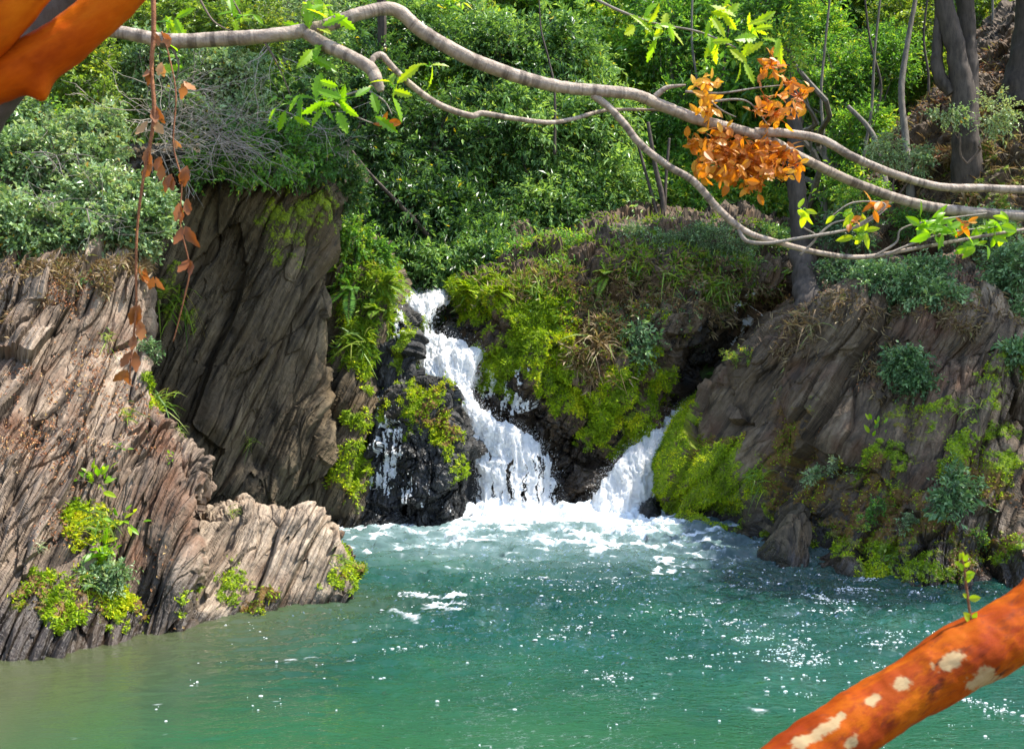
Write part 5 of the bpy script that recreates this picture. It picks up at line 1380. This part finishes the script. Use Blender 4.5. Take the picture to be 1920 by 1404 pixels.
# ------------------------------------------------------------------ orange-barked trees
def orange_bark(name, mot, br):
    m, nt, out = new_mat(name)
    g = N(nt, 'ShaderNodeNewGeometry'); mp = N(nt, 'ShaderNodeMapping'); mp.vector_type = 'TEXTURE'
    mp.inputs['Rotation'].default_value = (0, -math.radians(32), 0); mp.inputs['Scale'].default_value = (2.6, 1, .8)
    nt.links.new(g.outputs['Position'], mp.inputs['Vector'])
    n1 = noise(nt, 13, 6, mp.outputs[0], .62); n2 = noise(nt, 70, 6, mp.outputs[0], .7); n3 = noise(nt, 30, 4, mp.outputs[0])
    c = ramp(nt, n1, [(.30, tuple(v * br for v in (.22, .024, .002))), (.50, tuple(v * br for v in (.42, .072, .003))), (.68, tuple(v * br for v in (.52, .125, .005)))])
    c = mixc(nt, ramp(nt, n2, [(.52, (0, 0, 0)), (.66, (.7 * mot, .7 * mot, .7 * mot))]), c, (.16, .030, .008))
    c = mixc(nt, ramp(nt, n3, [(.60, (0, 0, 0)), (.68, (.8 * mot, .8 * mot, .8 * mot))]), c, (.06, .018, .010))
    n5 = noise(nt, 9, 5, mp.outputs[0], .7)
    c = mixc(nt, ramp(nt, n5, [(.54, (0, 0, 0)), (.60, (.6 * mot, .6 * mot, .6 * mot))]), c, (.22, .028, .006))
    c = mixc(nt, attr(nt, 'patch'), c, mixc(nt, n2, (.26, .15, .06), (.44, .33, .18)))
    p = N(nt, 'ShaderNodeBsdfPrincipled'); p.inputs['Roughness'].default_value = .68
    p.inputs['Specular IOR Level'].default_value = .06
    nt.links.new(c, p.inputs['Base Color'])
    b = N(nt, 'ShaderNodeBump'); b.inputs['Strength'].default_value = .35; b.inputs['Distance'].default_value = .01
    nt.links.new(mathn(nt, 'ADD', n1, mathn(nt, 'MULTIPLY', n2, .3)), b.inputs['Height']); nt.links.new(b.outputs[0], p.inputs['Normal'])
    nt.links.new(p.outputs[0], out.inputs[0])
    return m


OB = orange_bark('cinnamon_bark', 1.2, .70)
OB2 = orange_bark('smooth_cinnamon_bark', .25, 1.12)


def orange_limb(name, pts, width, parent, patches=(), res=260, seg=72, bump=.05, seed=1, knob=None):
    V, q, t, al = pixtube(pts, width, seg, res, bump, seed)
    px, py = proj(V)
    if knob is not None:
        kx, ky, kr, kh = knob
        d = np.hypot(px - kx, py - ky); c = V.mean(0)
        g = np.exp(-(d / kr) ** 2) * kh
        V = V + g[:, None] * np.array([.35, -.3, -.9])
    pa = np.zeros(len(V)); nz = fbm(V * 60, 3, 4); nz2 = fbm(V * 170, 3, 14)
    front = V[:, 1] < np.interp(px, *(lambda o: (px[o], V[o, 1]))(np.argsort(px))) + 10
    for (x, y, rx, ry, ang) in patches:
        a = math.radians(ang); dx, dy = px - x, py - y
        u = (dx * math.cos(a) + dy * math.sin(a)) / rx; v = (-dx * math.sin(a) + dy * math.cos(a)) / ry
        pa = np.maximum(pa, 1 - smooth(.8, 1.15, np.hypot(u, v) + (nz - .5) * 1.1 + (nz2 - .5) * .9))
    # only the side that faces the pool view carries these patches
    mid = np.array([at(*p) for p in pts]); my = np.interp(V[:, 0], np.sort(mid[:, 0]), mid[np.argsort(mid[:, 0]), 1])
    pa = pa * (V[:, 1] < my)
    return add(name, V, q, t, {'along': al, 'patch': pa}, OB if patches else OB2, parent, True)


t1 = empty('orange_bark_tree', at(2080, 1060, 1.9)); tag(t1, 'leaning orange-barked trunk with pale patches at the lower right corner', 'tree')
tr = orange_limb('trunk', [(2900, 500, 2.3), (2500, 760, 2.1), (2250, 920, 1.96), (2120, 1010, 1.9), (2010, 1100, 1.86), (1900, 1182, 1.83), (1800, 1235, 1.8), (1700, 1296, 1.78), (1600, 1358, 1.75), (1520, 1410, 1.72), (1400, 1500, 1.68), (1280, 1590, 1.66), (1050, 1800, 1.6), (700, 2300, 1.5)],
                 [145, 140, 136, 131, 126, 120, 120, 112, 114, 113, 126, 134, 150, 190], t1,
                 [(1781, 1239, 28, 15, -30), (1838, 1275, 36, 17, -32), (1690, 1280, 19, 12, -18), (1637, 1311, 22, 9, -28), (1540, 1370, 40, 13, -32), (1500, 1392, 18, 12, 0), (1594, 1393, 17, 11, -40), (1575, 1345, 12, 7, -40)], res=520, seg=120, bump=.11)
sp = MB(); V, q, t, al = pixtube([(1822, 1172, 1.80), (1816, 1130, 1.80), (1812, 1100, 1.80), (1808, 1065, 1.80), (1802, 1042, 1.80)], [6, 5, 5, 4, 3], 6, 40)
sprout = add('sprout', V, q, t, {'along': al}, BK['stem'], tr, True)
mb = MB()
for (x, y, dx, dz, L) in [(1803, 1050, -.3, 1, 16), (1806, 1052, .5, .9, 16), (1800, 1060, -.8, .5, 14), (1806, 1070, -.4, .8, 18), (1810, 1075, .9, .1, 18), (1811, 1085, .8, .7, 20), (1812, 1092, .3, 1, 18), (1816, 1122, .9, .15, 22), (1814, 1120, -.6, .5, 14), (1822, 1165, -.8, .9, 26), (1823, 1160, .5, .9, 16), (1804, 1045, 0, 1, 12), (1808, 1062, .6, .6, 14)]:
    V, q, tn = blade(at(x, y, 1.8), norm(np.array([dx, -.3, dz])), np.array([.1, -1, .2]), L * 1.8 / F, L * .6 * 1.8 / F, .1, R.uniform(.6, 1), 7)
    mb.put(V, q, None, tone=tn)
mb.obj('leaves', LM['lime'], tr)

t2 = empty('orange_bark_tree', at(-200, 260, 1.7)); tag(t2, 'orange-barked tree limbs filling the top left corner', 'tree')
orange_limb('limb', [(700, -420, 1.6), (330, -110, 1.55), (255, -40, 1.55), (190, 22, 1.55), (120, 80, 1.55), (60, 118, 1.55), (0, 148, 1.55), (-90, 190, 1.6), (-200, 250, 1.7), (-500, 420, 1.85)], [64, 78, 80, 82, 88, 94, 84, 92, 106, 150], t2, (), 220, 72, .06, 2, (78, 168, 22, .022))
orange_limb('limb', [(150, -175, 1.5), (90, -105, 1.5), (37, -45, 1.5), (-51, 55, 1.5), (-120, 140, 1.55), (-200, 250, 1.7), (-500, 420, 1.85)], [136, 136, 136, 136, 130, 120, 150], t2, (), 160, 72, .06, 3)
orange_limb('trunk', [(-460, -900, 1.85), (-480, -200, 1.85), (-500, 420, 1.85), (-540, 1100, 1.85), (-580, 1700, 1.85), (-600, 2700, 1.85)], [150, 170, 190, 200, 215, 240], t2, (), 160, 60, .08, 7)
V, q, t, al = pixtube([(600, -620, 2.0), (300, -220, 1.95), (200, -80, 1.95), (110, 20, 1.95), (30, 130, 1.95), (-40, 225, 1.95), (-120, 330, 1.95), (-420, 760, 1.95), (-700, 1300, 1.9)], [74, 80, 80, 80, 80, 82, 90, 130, 180], 40, 140, .12, 5)
bl = add('limb', V, q, t, {'along': al}, BK['dark'], t2, True); bl['label'] = 'rough grey-brown limb'

# ------------------------------------------------------------------ light, sky, camera
SUN_EL, SUN_AZ = math.radians(60), math.radians(84)      # azimuth clockwise from +Y (ahead) towards +X
sd = Vector((math.sin(SUN_AZ) * math.cos(SUN_EL), math.cos(SUN_AZ) * math.cos(SUN_EL), math.sin(SUN_EL)))
sl = bpy.data.lights.new('sun', 'SUN'); sl.energy = 3.2; sl.angle = math.radians(.5); sl.color = (1, .95, .86)
so = bpy.data.objects.new('sun', sl); COL.objects.link(so); so.rotation_euler = (-sd).to_track_quat('-Z', 'Y').to_euler(); so.location = (10, 20, 40)
w = bpy.data.worlds.new('World'); SC.world = w; w.use_nodes = True
wn = w.node_tree; bg = wn.nodes['Background']; bg.inputs[1].default_value = .15
sk = wn.nodes.new('ShaderNodeTexSky'); sk.sky_type = 'NISHITA'; sk.sun_disc = False; sk.sun_elevation = SUN_EL; sk.sun_rotation = SUN_AZ
wn.links.new(sk.outputs[0], bg.inputs[0])

cam = bpy.data.cameras.new('camera'); cam.sensor_width = 36; cam.lens = F / 1920 * 36; cam.shift_y = -(702 - HZ) / 1920
cam.clip_end = 500; cam.clip_start = .05
cam.dof.use_dof = True; cam.dof.focus_distance = 12.0; cam.dof.aperture_fstop = 14
co = bpy.data.objects.new('camera', cam); COL.objects.link(co); co.location = (0, 0, CH); co.rotation_euler = (math.radians(90), 0, 0)
SC.camera = co
vs = SC.view_settings; vs.view_transform = 'Standard'; vs.look = 'None'; vs.exposure = 1.62; vs.gamma = 1; vs.use_curve_mapping = False
cy = SC.cycles
cy.max_bounces = 6; cy.diffuse_bounces = 3; cy.glossy_bounces = 3; cy.transmission_bounces = 4; cy.transparent_max_bounces = 4
cy.sample_clamp_indirect = 4; cy.caustics_reflective = False; cy.caustics_refractive = False
cy.use_denoising = True
